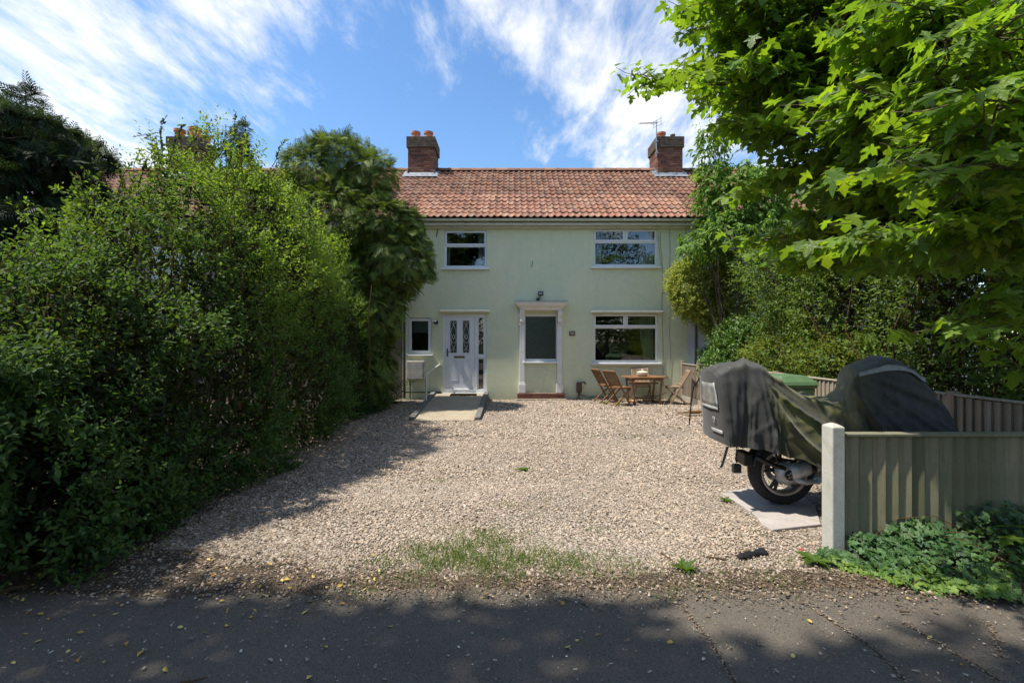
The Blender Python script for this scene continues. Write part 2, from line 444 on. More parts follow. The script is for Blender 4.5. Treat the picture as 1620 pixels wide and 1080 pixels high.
def m_board(name, algae=0.5, al=(0.085, 0.10, 0.028)):
    t = NT(name); c = t.attr('Col')
    v = t.coord('Object', (14, 14, 0.9)); g = t.noise(v, 3.0, 6, 0.7, 0.4)
    c = t.mix(t.ramp(g, [(0.3, 0.65), (0.65, 0.0)]), c, (0.42, 0.38, 0.33), 'MULTIPLY')
    o = t.coord('Object'); a = t.noise(o, 2.4, 5, 0.65)
    c = t.mix(t.ramp(a, [(0.40, 0.0), (0.70, algae)]), c, al)
    t.base(c, 0.85, 0.25); t.bump(g, 0.25, 0.003)
    M[name] = t.m
m_board('board_mossy', 0.75, (0.115, 0.125, 0.05))
m_board('board_pale', 0.25, (0.14, 0.13, 0.085))
def m_wood(name, lo, hi, rough=0.6):
    t = NT(name); v = t.coord('Object', (3, 3, 3)); w = t.noise(t.coord('Object', (40, 40, 6)), 2, 5, 0.6)
    c = t.ramp(t.noise(v, 3, 4), [(0.3, lo), (0.7, hi)])
    c = t.mix(t.ramp(w, [(0.3, 0.5), (0.6, 0.0)]), c, (0.5, 0.4, 0.32), 'MULTIPLY')
    t.base(c, rough, 0.35); t.bump(w, 0.15, 0.002)
    M[name] = t.m
m_wood('teak', (0.17, 0.082, 0.035), (0.30, 0.165, 0.08))
m_wood('teak_grey', (0.24, 0.16, 0.10), (0.36, 0.27, 0.19))
m_wood('old_plank', (0.20, 0.15, 0.10), (0.33, 0.27, 0.19), 0.85)

def m_concrete(name, lo, hi, stain):
    t = NT(name); v = t.coord('Object')
    c = t.ramp(t.noise(v, 2.2, 7, 0.7), [(0.3, lo), (0.7, hi)])
    c = t.mix(t.ramp(t.noise(v, 5.5, 6, 0.7, 0.6), [(0.5, 0.0), (0.72, 0.55)]), c, stain)
    c = t.mix(t.ramp(t.noise(v, 70, 3, 0.6), [(0.55, 0.0), (0.72, 0.4)]), c, tuple(x * 0.4 for x in lo))
    t.base(c, 0.9, 0.2); t.bump(t.noise(v, 60, 5, 0.7), 0.35, 0.006)
    M[name] = t.m
m_concrete('ramp_concrete', (0.30, 0.255, 0.18), (0.40, 0.34, 0.25), (0.20, 0.165, 0.11))
m_concrete('post_concrete', (0.40, 0.39, 0.34), (0.52, 0.50, 0.44), (0.25, 0.26, 0.19))
m_concrete('slab_pale', (0.33, 0.295, 0.27), (0.44, 0.40, 0.37), (0.20, 0.17, 0.14))
m_concrete('step_stone', (0.30, 0.26, 0.20), (0.38, 0.33, 0.25), (0.2, 0.16, 0.1))

def m_asphalt():
    t = NT('asphalt'); v = t.coord('Object')
    c = t.ramp(t.noise(v, 0.9, 6, 0.65), [(0.3, (0.088, 0.075, 0.060)), (0.7, (0.120, 0.101, 0.078))])
    sp = t.n('ShaderNodeTexVoronoi'); t.l(v, sp.inputs['Vector']); sp.inputs['Scale'].default_value = 190
    hs = t.n('ShaderNodeSeparateColor'); t.l(sp.outputs['Color'], hs.inputs[0])
    c = t.mix(t.ramp(hs.outputs[0], [(0.86, 0.0), (1.0, 0.42)]), c, (0.20, 0.19, 0.17))
    c = t.mix(t.ramp(hs.outputs[1], [(0.70, 0.0), (1.0, 0.7)]), c, (0.014, 0.014, 0.014))
    du = t.noise(v, 2.6, 8, 0.75, 0.5)
    c = t.mix(t.ramp(du, [(0.52, 0.0), (0.78, 0.45)]), c, (0.105, 0.090, 0.070))
    t.base(c, 0.88, 0.28)
    t.bump(t.mix(0.5, sp.outputs['Distance'], t.noise(v, 120, 4)), 0.45, 0.004)
    M['asphalt'] = t.m
m_asphalt()
def m_gravel():
    t = NT('gravel_bed'); v = t.coord('Object')
    vo = t.n('ShaderNodeTexVoronoi'); t.l(v, vo.inputs['Vector']); vo.inputs['Scale'].default_value = 46; vo.inputs['Randomness'].default_value = 1.0
    sc = t.n('ShaderNodeSeparateColor'); t.l(vo.outputs['Color'], sc.inputs[0])
    c = t.ramp(sc.outputs[0], [(0.0, (0.16, 0.125, 0.09)), (0.25, (0.33, 0.262, 0.192)), (0.55, (0.46, 0.385, 0.31)), (0.8, (0.57, 0.51, 0.43)), (1.0, (0.37, 0.33, 0.28))])
    c = t.mix(t.ramp(vo.outputs['Distance'], [(0.35, 0.0), (0.75, 0.8)]), c, (0.09, 0.065, 0.045))
    so = t.noise(v, 0.8, 6, 0.7)
    c = t.mix(t.ramp(so, [(0.50, 0.0), (0.75, 0.6)]), c, (0.13, 0.095, 0.065))
    gx = t.n('ShaderNodeSeparateXYZ'); t.l(v, gx.inputs[0])
    t.base(t.mix(1.0, c, (.86, .86, .86), 'MULTIPLY'), 0.85, 0.25)
    inv = t.math('SUBTRACT', 1.0, vo.outputs['Distance'])
    t.bump(inv, 0.9, 0.02)
    M['gravel_bed'] = t.m
m_gravel()
def m_soil(name, lo, hi):
    t = NT(name); v = t.coord('Object')
    c = t.ramp(t.noise(v, 9, 8, 0.75), [(0.3, lo), (0.7, hi)])
    c = t.mix(t.ramp(t.noise(v, 60, 4, 0.7), [(0.55, 0.0), (0.7, 0.6)]), c, (0.14, 0.105, 0.07))
    t.base(c, 0.95, 0.15); t.bump(t.noise(v, 45, 6, 0.75), 0.8, 0.02)
    M[name] = t.m
m_soil('soil', (0.04, 0.030, 0.022), (0.105, 0.080, 0.058))
m_soil('earth_lawn', (0.03, 0.045, 0.014), (0.07, 0.09, 0.03))

def m_cover():
    t = NT('cover_cloth'); v = t.coord('Object')
    c = t.ramp(t.noise(v, 3.2, 6, 0.65), [(0.3, (0.016, 0.017, 0.018)), (0.7, (0.036, 0.037, 0.037))])
    c = t.mix(t.ramp(t.noise(v, 18, 6, 0.7), [(0.58, 0.0), (0.85, 0.25)]), c, (0.11, 0.11, 0.10))
    al = t.attr('Algae')
    sp = t.n('ShaderNodeSeparateColor'); t.l(al, sp.inputs[0])
    f = t.math('MULTIPLY', sp.outputs[0], t.ramp(t.noise(t.coord('Object', (1, 1, 1)), 9, 7, 0.75), [(0.25, 0.5), (0.65, 1.0)]))
    c = t.mix(f, c, t.ramp(t.noise(v, 6, 4), [(0.3, (0.085, 0.09, 0.016)), (0.7, (0.17, 0.165, 0.045))]))
    dust = t.math('MULTIPLY', sp.outputs[1], t.ramp(t.noise(v, 14, 6, 0.7), [(0.35, 0.0), (0.7, 1.0)]))
    c = t.mix(dust, c, (0.21, 0.185, 0.13))
    t.base(c, 0.72, 0.35)
    t.b.inputs['Sheen Weight'].default_value = 0.15
    t.bump(t.mix(0.3, t.noise(v, 11, 5, 0.6, 0.8), t.noise(v, 260, 2)), 0.35, 0.012)
    M['cover'] = t.m
m_cover()
simple('cover_window', (0.20, 0.20, 0.18), 0.22, 0.5, var=0.5, scale=11)
simple('cover_label', (0.42, 0.42, 0.40), 0.6, 0.3, var=0.2)

# ================================================================== ground
def sheet(name, poly, z, mat, kind='structure'):
    mb = MB(); mb.add([(x, y, z) for x, y in poly], [tuple(range(len(poly)))])
    o = mb.build(name, mat); props(o, kind=kind)
    return o
def wob(x, s, a, seed=0.0): return a * (mnoise.noise((x * s, seed, 0.3)) + 0.5 * mnoise.noise((x * s * 2.7, seed, 5.1)))
sheet('ground', [(-900, -900), (900, -900), (900, 900), (-900, 900)], -0.02, M['earth_lawn'])
sheet('pavement', [(-60, -2.4), (60, -2.4), (60, 4.1), (-60, 4.1)], 0.0, M['asphalt'])
sheet('road', [(-60, -9.5), (60, -9.5), (60, -2.55), (-60, -2.55)], -0.1 + 0.085, M['asphalt'])
kb = MB().box((-60, -2.55, -0.1), (60, -2.4, 0.012)).build('kerb', M['kerb_concrete']); props(kb, kind='structure')
xs = np.linspace(-9, 4.9, 90)
front = [(x, 3.42 + wob(x, 0.9, 0.16, 2) + wob(x, 4.0, 0.07, 7)) for x in xs]
sheet('gravel_drive', front + [(4.9, 13.79), (-9, 13.79)], 0.006, M['gravel_bed'])
sheet('garden_soil', [(4.92, 3.95), (30, 3.95), (30, 13.79), (4.92, 13.79)], 0.004, M['soil'])
# dark soil: under the hedge, and a low crumbly strip along the pavement edge
def soil_grid(name, f, x0, x1, nx, ny, hmax, seed):
    vs, fs = [], []
    for i in range(nx + 1):
        x = x0 + (x1 - x0) * i / nx
        ya, yb = f(x)
        for j in range(ny + 1):
            y = ya + (yb - ya) * j / ny; e = math.sin(math.pi * j / ny)
            vs.append((x, y, 0.003 + e * hmax * 0.6 * (0.55 + 0.9 * mnoise.noise((x * 6, y * 9, seed))) - (0.006 if e < 0.02 else 0)))
    for i in range(nx):
        for j in range(ny):
            a = i * (ny + 1) + j; fs.append((a, a + ny + 1, a + ny + 2, a + 1))
    o = MB().add(vs, fs).build(name, M['soil'], smooth=True); props(o, kind='structure')
    return o
soil_grid('soil_verge', lambda x: (3.26 + wob(x, 1.1, 0.12, 4) + wob(x, 5, 0.05, 1) - (0.12 if x < -1.3 else 0), 3.48 + wob(x, 1.3, 0.2, 9) + (0.35 * math.exp(-((x + 2.6) / 1.1) ** 2))), -9, 5.5, 240, 8, 0.028, 3.0)
hs = MB(); hv, hf = [], []
for i in range(81):
    y = 3.2 + 10.58 * i / 80
    xr = -2.92 - 0.05 * (y - 3) + wob(y, 1.2, 0.16, 3) + wob(y, 5, 0.05, 8) + (0.25 if y < 4.2 else 0) * (4.2 - y)
    hv += [(-9, y, 0.012), (xr, y, 0.012)]
    if i: hf.append((2 * i - 2, 2 * i - 1, 2 * i + 1, 2 * i))
props(hs.add(hv, hf).build('hedge_soil', M['soil']), kind='structure')

# ================================================================== the terrace
EAVE_Y, EAVE_Z, RIDGE_Y, RIDGE_Z = 13.47, 5.14, 17.2, 7.74
SL = Vector((0, RIDGE_Y - EAVE_Y, RIDGE_Z - EAVE_Z)); SLEN = SL.length; SLD = SL.normalized(); SLN = Vector((0, -SLD.z, SLD.y))
PITCH = math.atan2(SLD.z, SLD.y)
GAUGE, TW = SLEN / 14.0, 0.187
TILE_COLS = [(0.34, 0.185, 0.135), (0.30, 0.165, 0.125), (0.38, 0.22, 0.165), (0.27, 0.15, 0.115), (0.36, 0.19, 0.13), (0.32, 0.20, 0.155), (0.25, 0.145, 0.115), (0.40, 0.245, 0.185), (0.33, 0.17, 0.125)]
us = [0.0, 0.10, 0.20, 0.32, 0.45, 0.62, 0.80, 0.94, 1.06]
hh = [0.022, 0.040, 0.043, 0.030, 0.012, 0.004, 0.006, 0.016, 0.030]
TV, TF = [], []
for s_, lift in ((0.0, 0.030), (GAUGE + 0.05, 0.0)):
    for u, h in zip(us, hh):
        bow = -0.016 * math.sin(math.pi * min(max((u - 0.3) / 0.7, 0), 1)) if s_ == 0 else 0
        TV.append((u * TW, s_ + bow, h + lift))
k = len(us)
for u, h in zip(us, hh):
    bow = -0.016 * math.sin(math.pi * min(max((u - 0.3) / 0.7, 0), 1))
    TV.append((u * TW, bow, h + 0.030 - 0.022))
for i in range(k - 1):
    TF.append((i, i + 1, k + i + 1, k + i)); TF.append((2 * k + i, 2 * k + i + 1, i + 1, i))
TV += [TV[0], TV[k], (0, 0, 0.0), (0, GAUGE, 0.0)]      # left edge of the roll turned down
TF.append((3 * k, 3 * k + 1, 3 * k + 3, 3 * k + 2))
TILE_COLS = [(c[0] * .90, c[1] * .86, c[2] * .78) for c in TILE_COLS]
TILE_MESH = []
for c in TILE_COLS:
    mb = MB().add(TV, TF, c); TILE_MESH.append(mb.mesh('tile', M['roof_tile'], True)); TILE_MESH[-1].set_sharp_from_angle(angle=R(50))

def brick_field(mb_list, x0, x1, z0, z1, y, face, cols):
    """stretcher courses on a face: 'front' spans x at y; 'side' spans y at x"""
    out = []
    c = 0; z = z0
    while z < z1 - 0.03:
        a = x0 - (0.1125 if c % 2 else 0)
        while a < x1 - 0.01:
            b0, b1 = max(a, x0), min(a + 0.215, x1)
            if b1 - b0 > 0.04: out.append((b0, b1, z, min(z + 0.064, z1)))
            a += 0.225
        z += 0.0745; c += 1
    return out
BRICK_COLS = [(0.19, 0.085, 0.058), (0.23, 0.10, 0.065), (0.16, 0.07, 0.05), (0.12, 0.058, 0.045), (0.26, 0.13, 0.085), (0.17, 0.085, 0.062)]
_bm = {}
def brick_mesh(L, H, D, ci):
    key = (round(L, 3), round(H, 3), round(D, 3), ci)
    if key not in _bm:
        a, b, c = L / 2, D / 2, H / 2; e = 0.004
        mb = MB()
        mb.add([(-a, b, -c), (a, b, -c), (a, b, c), (-a, b, c), (-a, -b + e, -c), (a, -b + e, -c), (a, -b + e, c), (-a, -b + e, c),
                (-a + e, -b, -c + e), (a - e, -b, -c + e), (a - e, -b, c - e), (-a + e, -b, c - e)],
               [(8, 9, 10, 11), (4, 5, 9, 8), (5, 6, 10, 9), (6, 7, 11, 10), (7, 4, 8, 11), (0, 1, 5, 4), (1, 2, 6, 5), (2, 3, 7, 6), (3, 0, 4, 7)], BRICK_COLS[ci])
        _bm[key] = mb.mesh('brick', M['brick'])
    return _bm[key]
def roof_z(y): return EAVE_Z + (y - EAVE_Y) * SLD.z / SLD.y

def chimney(house, x0, x1, pots, side, bricks=True):
    yf, yb = 16.75, 17.75
    zt, zc = 8.80, 8.42
    zb = roof_z(yf) - 0.05
    ch = MB().box((x0 + 0.012, yf + 0.012, zb - 0.3), (x1 - 0.012, yb - 0.012, zt - 0.02)).build('chimney', M['mortar'], house)
    def put(b0, b1, z0, z1, where, prd=0.0):
        ci = random.randrange(len(BRICK_COLS))
        L, H = b1 - b0, z1 - z0
        me = brick_mesh(L, H, 0.05, ci); o = link('brick', me, ch); j = random.uniform(-0.003, 0.003)
        m, z = (b0 + b1) / 2, (z0 + z1) / 2
        if where == 'front': o.location = (m, yf + 0.025 - prd + j, z)
        elif where == 'right': o.location = (x1 - 0.025 + prd + j, m, z); o.rotation_euler = (0, 0, R(90))
        else: o.location = (x0 + 0.025 - prd + j, m, z); o.rotation_euler = (0, 0, R(-90))
    if bricks:
        for b in brick_field(None, x0, x1, zb, zc, 0, 0, 0): put(*b, 'front')
        for b in brick_field(None, yf + 0.06, yb, zb, zc, 0, 0, 0): put(*b, side)
    cb = MB()
    for i, (z0, z1, e) in enumerate(((zc, zc + 0.012, 0.015), (zc + 0.012, zc + 0.09, 0.045), (zc + 0.094, zc + 0.17, 0.045), (zc + 0.174, zc + 0.25, 0.045), (zc + 0.254, zt, 0.045))):
        cb.box((x0 - e, yf - e, z0), (x1 + e, yb + e, z1))
    cb.build('corbel', M['corbel_dark'], ch, bevel=0.006)
    fl = MB(); zf = roof_z(yf)
    fl.add([(x0 - 0.12, yf - 0.005, zf + 0.13), (x1 + 0.12, yf - 0.005, zf + 0.13), (x1 + 0.14, yf - 0.04, zf + 0.05), (x0 - 0.14, yf - 0.04, zf + 0.05), (x1 + 0.16, yf - 0.26, zf - 0.09), (x0 - 0.16, yf - 0.26, zf - 0.09)],
           [(3, 2, 1, 0), (5, 4, 2, 3)])
    for sx, xe in ((-1, x0), (1, x1)):
        for q in range(4):
            ya, yb_ = yf + q * 0.12 - 0.03, yf + (q + 1) * 0.12 - 0.03
            fl.box((min(xe, xe + sx * 0.008) - 0.002, ya, roof_z(ya) - 0.05), (max(xe, xe + sx * 0.008) + 0.002, yb_, roof_z(yb_) + 0.14))
        fl.add([(xe, yf - 0.03, roof_z(yf - 0.03) + 0.075), (xe + sx * 0.16, yf - 0.03, roof_z(yf - 0.03) + 0.075), (xe + sx * 0.16, 17.1, roof_z(17.1) + 0.075), (xe, 17.1, roof_z(17.1) + 0.075)], [(0, 1, 2, 3)])
    fl.build('flashing', M['lead'], ch)
    for (px, py, r, h, mk) in pots:
        pb = MB().lathe([(r * 0.82, zt - 0.02), (r * 0.86, zt + h * 0.72), (r, zt + h * 0.76), (r * 1.02, zt + h), (r * 0.85, zt + h), (r * 0.8, zt + h - 0.1), (r * 0.2, zt + h - 0.12)], (px, py, 0), 20)
        pb.build('chimney_pot', M[mk], ch, auto=40)
    MB().box((x0 + 0.02, yf + 0.02, zt), (x1 - 0.02, yb - 0.02, zt + 0.03)).build('flaunching', M['mortar'], ch, bevel=0.012)
    return ch

def wall_mesh(x0, x1, z0, z1, holes, y, t):
    xs_ = sorted({x0, x1, *[h[0] for h in holes], *[h[1] for h in holes]}); zs_ = sorted({z0, z1, *[h[2] for h in holes], *[h[3] for h in holes]})
    mb = MB()
    for i in range(len(xs_) - 1):
        for j in range(len(zs_) - 1):
            cx_, cz_ = (xs_[i] + xs_[i + 1]) / 2, (zs_[j] + zs_[j + 1]) / 2
            if any(h[0] < cx_ < h[1] and h[2] < cz_ < h[3] for h in holes): continue
            a, b, c, d = xs_[i], xs_[i + 1], zs_[j], zs_[j + 1]
            mb.add([(a, y, c), (b, y, c), (b, y, d), (a, y, d)], [(0, 1, 2, 3)])
            mb.add([(a, y + t, c), (b, y + t, c), (b, y + t, d), (a, y + t, d)], [(3, 2, 1, 0)])
    for (a, b, c, d) in holes:
        mb.add([(a, y, c), (b, y, c), (b, y, d), (a, y, d), (a, y + t, c), (b, y + t, c), (b, y + t, d), (a, y + t, d)],
               [(0, 4, 5, 1), (1, 5, 6, 2), (2, 6, 7, 3), (3, 7, 4, 0)])
    return mb

def tiles_on(roof, x0, x1, individual_rows=0, limit=300, xvis=None):
    """pantiles over the slope; the rows nearest the eaves as single objects, the rest joined"""
    n = math.ceil((x1 - x0) / TW - 0.25); made = 0
    P, Fw, Nn, S, Cc = [], [], [], [], []
    for r in range(14):
        for c in range(n):
            x = x0 + c * TW; base = Vector((x, EAVE_Y, EAVE_Z)) + SLD * (r * GAUGE) + SLN * random.uniform(-0.007, 0.007) + SLN * .012 * mnoise.noise((x * .6, r * .35, 2.0))
            if r < individual_rows and made < limit and (xvis is None or xvis[0] < x < xvis[1]):
                o = link('tile', TILE_MESH[random.randrange(len(TILE_MESH))], roof, base, (PITCH + random.uniform(-.012, .012), random.uniform(-.012, .012), random.uniform(-.014, .014)))
                made += 1
            else:
                P.append(base); Fw.append(SLD + Vector((random.uniform(-.014, .014), 0, random.uniform(-.01, .01)))); Nn.append(SLN)
                Cc.append(np.array(TILE_COLS[random.randrange(len(TILE_COLS))]) * random.uniform(0.95, 1.05))
    if P:
        # template x is 'side' = fwd x nrm, which points to -x... so flip it
        tv = np.array(TV); 
        o = scatter_mesh('roof_tiles', tv, TF, np.array(P), np.array(Fw), np.array(Nn), np.ones(len(P)), np.array(Cc), M['roof_tile'], roof)
        props(o, kind='stuff')
    return made

def ridge(roof, x0, x1):
    x = x0; i = 0
    me = []
    for c in TILE_COLS[:4]:
        mb = MB(); vs, fs = [], []
        for e, rr in ((0, 0.125), (0.44, 0.115)):
            for q in range(9):
                th = math.pi * q / 8; vs.append((e, -math.cos(th) * rr * 1.1, math.sin(th) * rr))
        for q in range(8): fs.append((q, q + 1, 9 + q + 1, 9 + q)[::-1])
        fs.append(tuple(range(9)))
        me.append(mb.add(vs, fs, tuple(v * 0.85 for v in c)).mesh('ridge_tile', M['roof_tile'], True))
    while x < x1:
        link('ridge_tile', me[i % 4], roof, (x, RIDGE_Y, RIDGE_Z + 0.01), (0, R(random.uniform(-.4, .4)), 0)); x += 0.43; i += 1

def shell(name, label, x0, x1, wall_mat, holes, rows=0, xvis=None):
    h = thing(name, label, 'house', ((x0 + x1) / 2, WALL_Y, 0))
    inv = Matrix.Translation((-(x0 + x1) / 2, -WALL_Y, 0))
    fw = wall_mesh(x0, x1, 0.0, EAVE_Z - 0.12, holes, WALL_Y, 0.26).build('front_wall', M[wall_mat], h)
    bk = MB(); yb = 20.7
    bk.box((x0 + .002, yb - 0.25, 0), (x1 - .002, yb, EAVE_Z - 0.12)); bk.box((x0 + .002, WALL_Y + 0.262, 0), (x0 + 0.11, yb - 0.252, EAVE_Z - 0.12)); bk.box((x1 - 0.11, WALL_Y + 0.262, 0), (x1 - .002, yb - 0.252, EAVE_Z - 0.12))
    bk.build('inner_walls', M['interior_dark'], h)
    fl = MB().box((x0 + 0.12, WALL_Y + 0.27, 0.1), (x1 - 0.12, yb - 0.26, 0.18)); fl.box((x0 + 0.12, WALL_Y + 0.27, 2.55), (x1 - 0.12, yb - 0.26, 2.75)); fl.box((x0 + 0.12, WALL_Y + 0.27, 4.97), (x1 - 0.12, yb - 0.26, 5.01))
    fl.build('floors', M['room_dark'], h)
    rf = MB()
    o1 = Vector((0, EAVE_Y + 0.03, EAVE_Z - 0.03)); o2 = Vector((0, RIDGE_Y, RIDGE_Z - 0.03)); o3 = Vector((0, 2 * RIDGE_Y - EAVE_Y, EAVE_Z - 0.03))
    rf.add([(x0, o1.y, o1.z), (x1, o1.y, o1.z), (x1, o2.y, o2.z), (x0, o2.y, o2.z), (x1, o3.y, o3.z), (x0, o3.y, o3.z)], [(0, 1, 2, 3), (3, 2, 4, 5), (0, 3, 5), (1, 4, 2)])
    roof = rf.build('roof', M['corbel_dark'], h)
    tiles_on(roof, x0, x1, rows, 300, xvis)
    ridge(roof, x0, x1)
    # eaves: soffit box, fascia, half-round gutter
    ev = MB().box((x0, 13.56, 4.955), (x1, WALL_Y - 0.002, 5.02)).box((x0, 13.60, 5.022), (x1, WALL_Y - 0.002, 5.12)).box((x0, 13.68, 4.90), (x1, WALL_Y - 0.002, 4.953))
    ev.build('eaves_moulding', M['cream_paint'], h, bevel=0.006)
    gv, gf = [], []
    for e, x in enumerate((x0, x1)):
        for q in range(9):
            th = math.pi * q / 8
            gv.append((x, 13.49 - math.cos(th) * 0.058, 5.105 - math.sin(th) * 0.06))
        for q in range(9):
            th = math.pi * q / 8
            gv.append((x, 13.49 - math.cos(th) * 0.05, 5.105 - math.sin(th) * 0.052))
    for q in range(8): gf += [(q, q + 1, 18 + q + 1, 18 + q), (9 + q, 18 + 9 + q, 18 + 9 + q + 1, 9 + q + 1)]
    gf += [(0, 18, 27, 9), (8, 17, 35, 26)]
    gb = MB().add(gv, gf)
    xq = x0 + 0.6
    while xq < x1:
        gb.tube([(xq, 13.425, 5.108), (xq, 13.435, 5.06), (xq, 13.47, 5.036), (xq, 13.52, 5.04), (xq, 13.565, 5.07)], 0.008, 5); xq += 0.95
    gb.build('gutter', M['cream_paint'], h, auto=40)
    for o in list(h.children): o.matrix_parent_inverse = inv
    return h

def frame_ring(mb, x0, x1, z0, z1, w, y0, y1, wb=None):
    wb = wb or w
    mb.box((x0, y0, z0), (x0 + w, y1, z1)); mb.box((x1 - w, y0, z0), (x1, y1, z1))
    mb.box((x0 + w, y0 + .0005, z0), (x1 - w, y1, z0 + wb)); mb.box((x0 + w, y0 + .0005, z1 - w), (x1 - w, y1, z1))

def window(house, x0, x1, z0, z1, transom=None, top=1, sill=(0.09, 0.07), glass='glass', yin=0.045, sashw=0.05, tilt=0.0, single_sash=False, name='window'):
    """upvc window in an opening: fixed light below the transom, opening sashes (their own frames) above"""
    y0, y1 = WALL_Y + yin, WALL_Y + yin + 0.07
    mb = MB(); frame_ring(mb, x0, x1, z0, z1, 0.045, y0, y1)
    if transom:
        mb.box((x0 + 0.045, y0 + .001, transom - 0.03), (x1 - 0.045, y1, transom + 0.03))
        for i in range(1, top):
            xm = x0 + (x1 - x0) * i / top; mb.box((xm - 0.028, y0 + .001, transom + 0.03), (xm + 0.028, y1, z1 - 0.045))
    w = mb.build(name, M['white_upvc'], house, bevel=0.005)
    def pane(a, b, c, d, y, tl=0.0, par=w):
        m = MB(); dz = (d - c) / 2; cz = (c + d) / 2
        p = m.add([(a, -0.0, -dz), (b, 0, -dz), (b, 0, dz), (a, 0, dz)], [(0, 1, 2, 3)]).build('pane', M[glass], par)
        p.location = (0, y, cz); p.rotation_euler = (tl, 0, 0)
        return p
    zt = transom or z1
    if single_sash:
        s = MB(); frame_ring(s, x0 + 0.02, x1 - 0.02, z0 + 0.02, z1 - 0.02, 0.085, y0 - 0.018, y0 + 0.03); s.build('sash', M['white_upvc'], w, bevel=0.008)
        pane(x0 + 0.1, x1 - 0.1, z0 + 0.1, z1 - 0.1, y0 + 0.012)
    else:
        pane(x0 + 0.045, x1 - 0.045, z0 + 0.045, (transom - 0.03) if transom else z1 - 0.045, y0 + 0.03)
        bd = MB(); frame_ring(bd, x0 + 0.046, x1 - 0.046, z0 + 0.046, ((transom - 0.031) if transom else z1 - 0.046), 0.014, y0 + 0.012, y0 + 0.029)
        bd.build('glazing_bead', M['white_upvc'], w)
    if transom:
        for i in range(top):
            a = x0 + (x1 - x0) * i / top + 0.018; b = x0 + (x1 - x0) * (i + 1) / top - 0.018
            s = MB(); hgt = z1 - 0.022 - (transom + 0.006)
            frame_ring(s, a, b, -hgt, 0, sashw, -0.02, 0.03)
            so = s.build('sash', M['white_upvc'], w, bevel=0.006)
            so.location = (0, y0, z1 - 0.022); so.rotation_euler = (-tilt, 0, 0)
            m = MB().add([(a + sashw, 0.002, -hgt + sashw), (b - sashw, 0.002, -hgt + sashw), (b - sashw, 0.002, -sashw), (a + sashw, 0.002, -sashw)], [(0, 1, 2, 3)])
            p = m.build('pane', M[glass], w); p.location = (0, y0, z1 - 0.022); p.rotation_euler = (-tilt, 0, 0)
    if sill:
        MB().box((x0 - sill[0], WALL_Y - 0.085, z0 - sill[1]), (x1 + sill[0], WALL_Y - 0.002, z0 - 0.012)).box((x0 + .002, WALL_Y - 0.0019, z0 - sill[1] + .01), (x1 - .002, y0 + 0.03, z0 - 0.002)).build('sill', M['white_upvc'], w, bevel=0.008)
    return w

def curtain(par, x0, x1, z0, z1, mat, y, waves=5, x0b=None, x1b=None, amp=0.025):
    nx, nz = 40, 8; vs, fs = [], []
    x0b = x0 if x0b is None else x0b; x1b = x1 if x1b is None else x1b
    for j in range(nz + 1):
        t = j / nz; a = x0 + (x0b - x0) * t ** 1.6; b = x1 + (x1b - x1) * t ** 1.6
        for i in range(nx + 1):
            u = i / nx
            vs.append((a + (b - a) * u, y + amp * math.sin(u * waves * 2 * math.pi + 0.5 * math.sin(t * 3)), z1 + (z0 - z1) * t))
    for j in range(nz):
        for i in range(nx):
            q = j * (nx + 1) + i; fs.append((q, q + 1, q + nx + 2, q + nx + 1))
    return MB().add(vs, fs).build('curtain', M[mat], par, smooth=True)

HX0, HX1 = -3.15, 5.05
W_UL = (wx(703), wx(770), wz(423), wz(364))
W_UR = (wx(939), wx(1040), wz(421), wz(362))
W_LR = (wx(939), wx(1041), wz(573), wz(496))
W_SL = (wx(645), wx(683), wz(560), wz(502))
DOOR = (wx(701), wx(770), 0.205, wz(497))
W_PO = (wx(828), wx(883), wz(571), wz(497))
house = shell('terraced_house', 'pale green rendered terraced house with white front door and red pantile roof', HX0, HX1, 'green_render',
              [W_UL, W_UR, W_LR, W_SL, DOOR, W_PO], 6, (-2.9, 5.3))
HI = Matrix.Translation((-(HX0 + HX1) / 2, -WALL_Y, 0))
window(house, *W_UL, transom=wz(388), top=1)
window(house, *W_UR, transom=wz(382), top=2)
window(house, *W_LR, transom=wz(517), top=2)
window(house, *W_SL, single_sash=True, sill=(0.04, 0.05))
window(house, *W_PO, glass='obscure', sill=(0.02, 0.06), yin=0.03)
curtain(house, W_UL[1] - 0.26, W_UL[1] - 0.02, W_UL[2], W_UL[3], 'curtain_white', 14.16, 4)
curtain(house, W_UL[0] + 0.02, W_UL[0] + 0.12, W_UL[2], W_UL[3], 'curtain_white', 14.16, 2)
curtain(house, W_UR[0] + 0.02, W_UR[0] + 0.30, W_UR[2], W_UR[3], 'curtain_white', 14.16, 5)
curtain(house, W_UR[1] - 0.42, W_UR[1] - 0.02, W_UR[2], W_UR[3], 'curtain_white', 14.16, 6)
curtain(house, W_LR[1] - 0.45, W_LR[1] - 0.02, W_LR[2] - 0.2, W_LR[3], 'curtain_sage', 14.18, 5, x0b=W_LR[1] - 0.25)
bl = MB().box((W_SL[0] + 0.1, 14.1, W_SL[2] + 0.62), (W_SL[1] - 0.1, 14.11, W_SL[3])).build('roller_blind', M['blind_grey'], house)
# lintel hoods over the ground-floor openings
for nm, a, b, y in (('lintel_hood', 934, 1048, 493), ('lintel_hood', 697, 775, 492)):
    MB().box((wx(a), WALL_Y - 0.13, wz(y + 2.0)), (wx(b), WALL_Y - 0.002, wz(y - 1.6))).build(nm, M['cream_paint'], house, bevel=0.012)

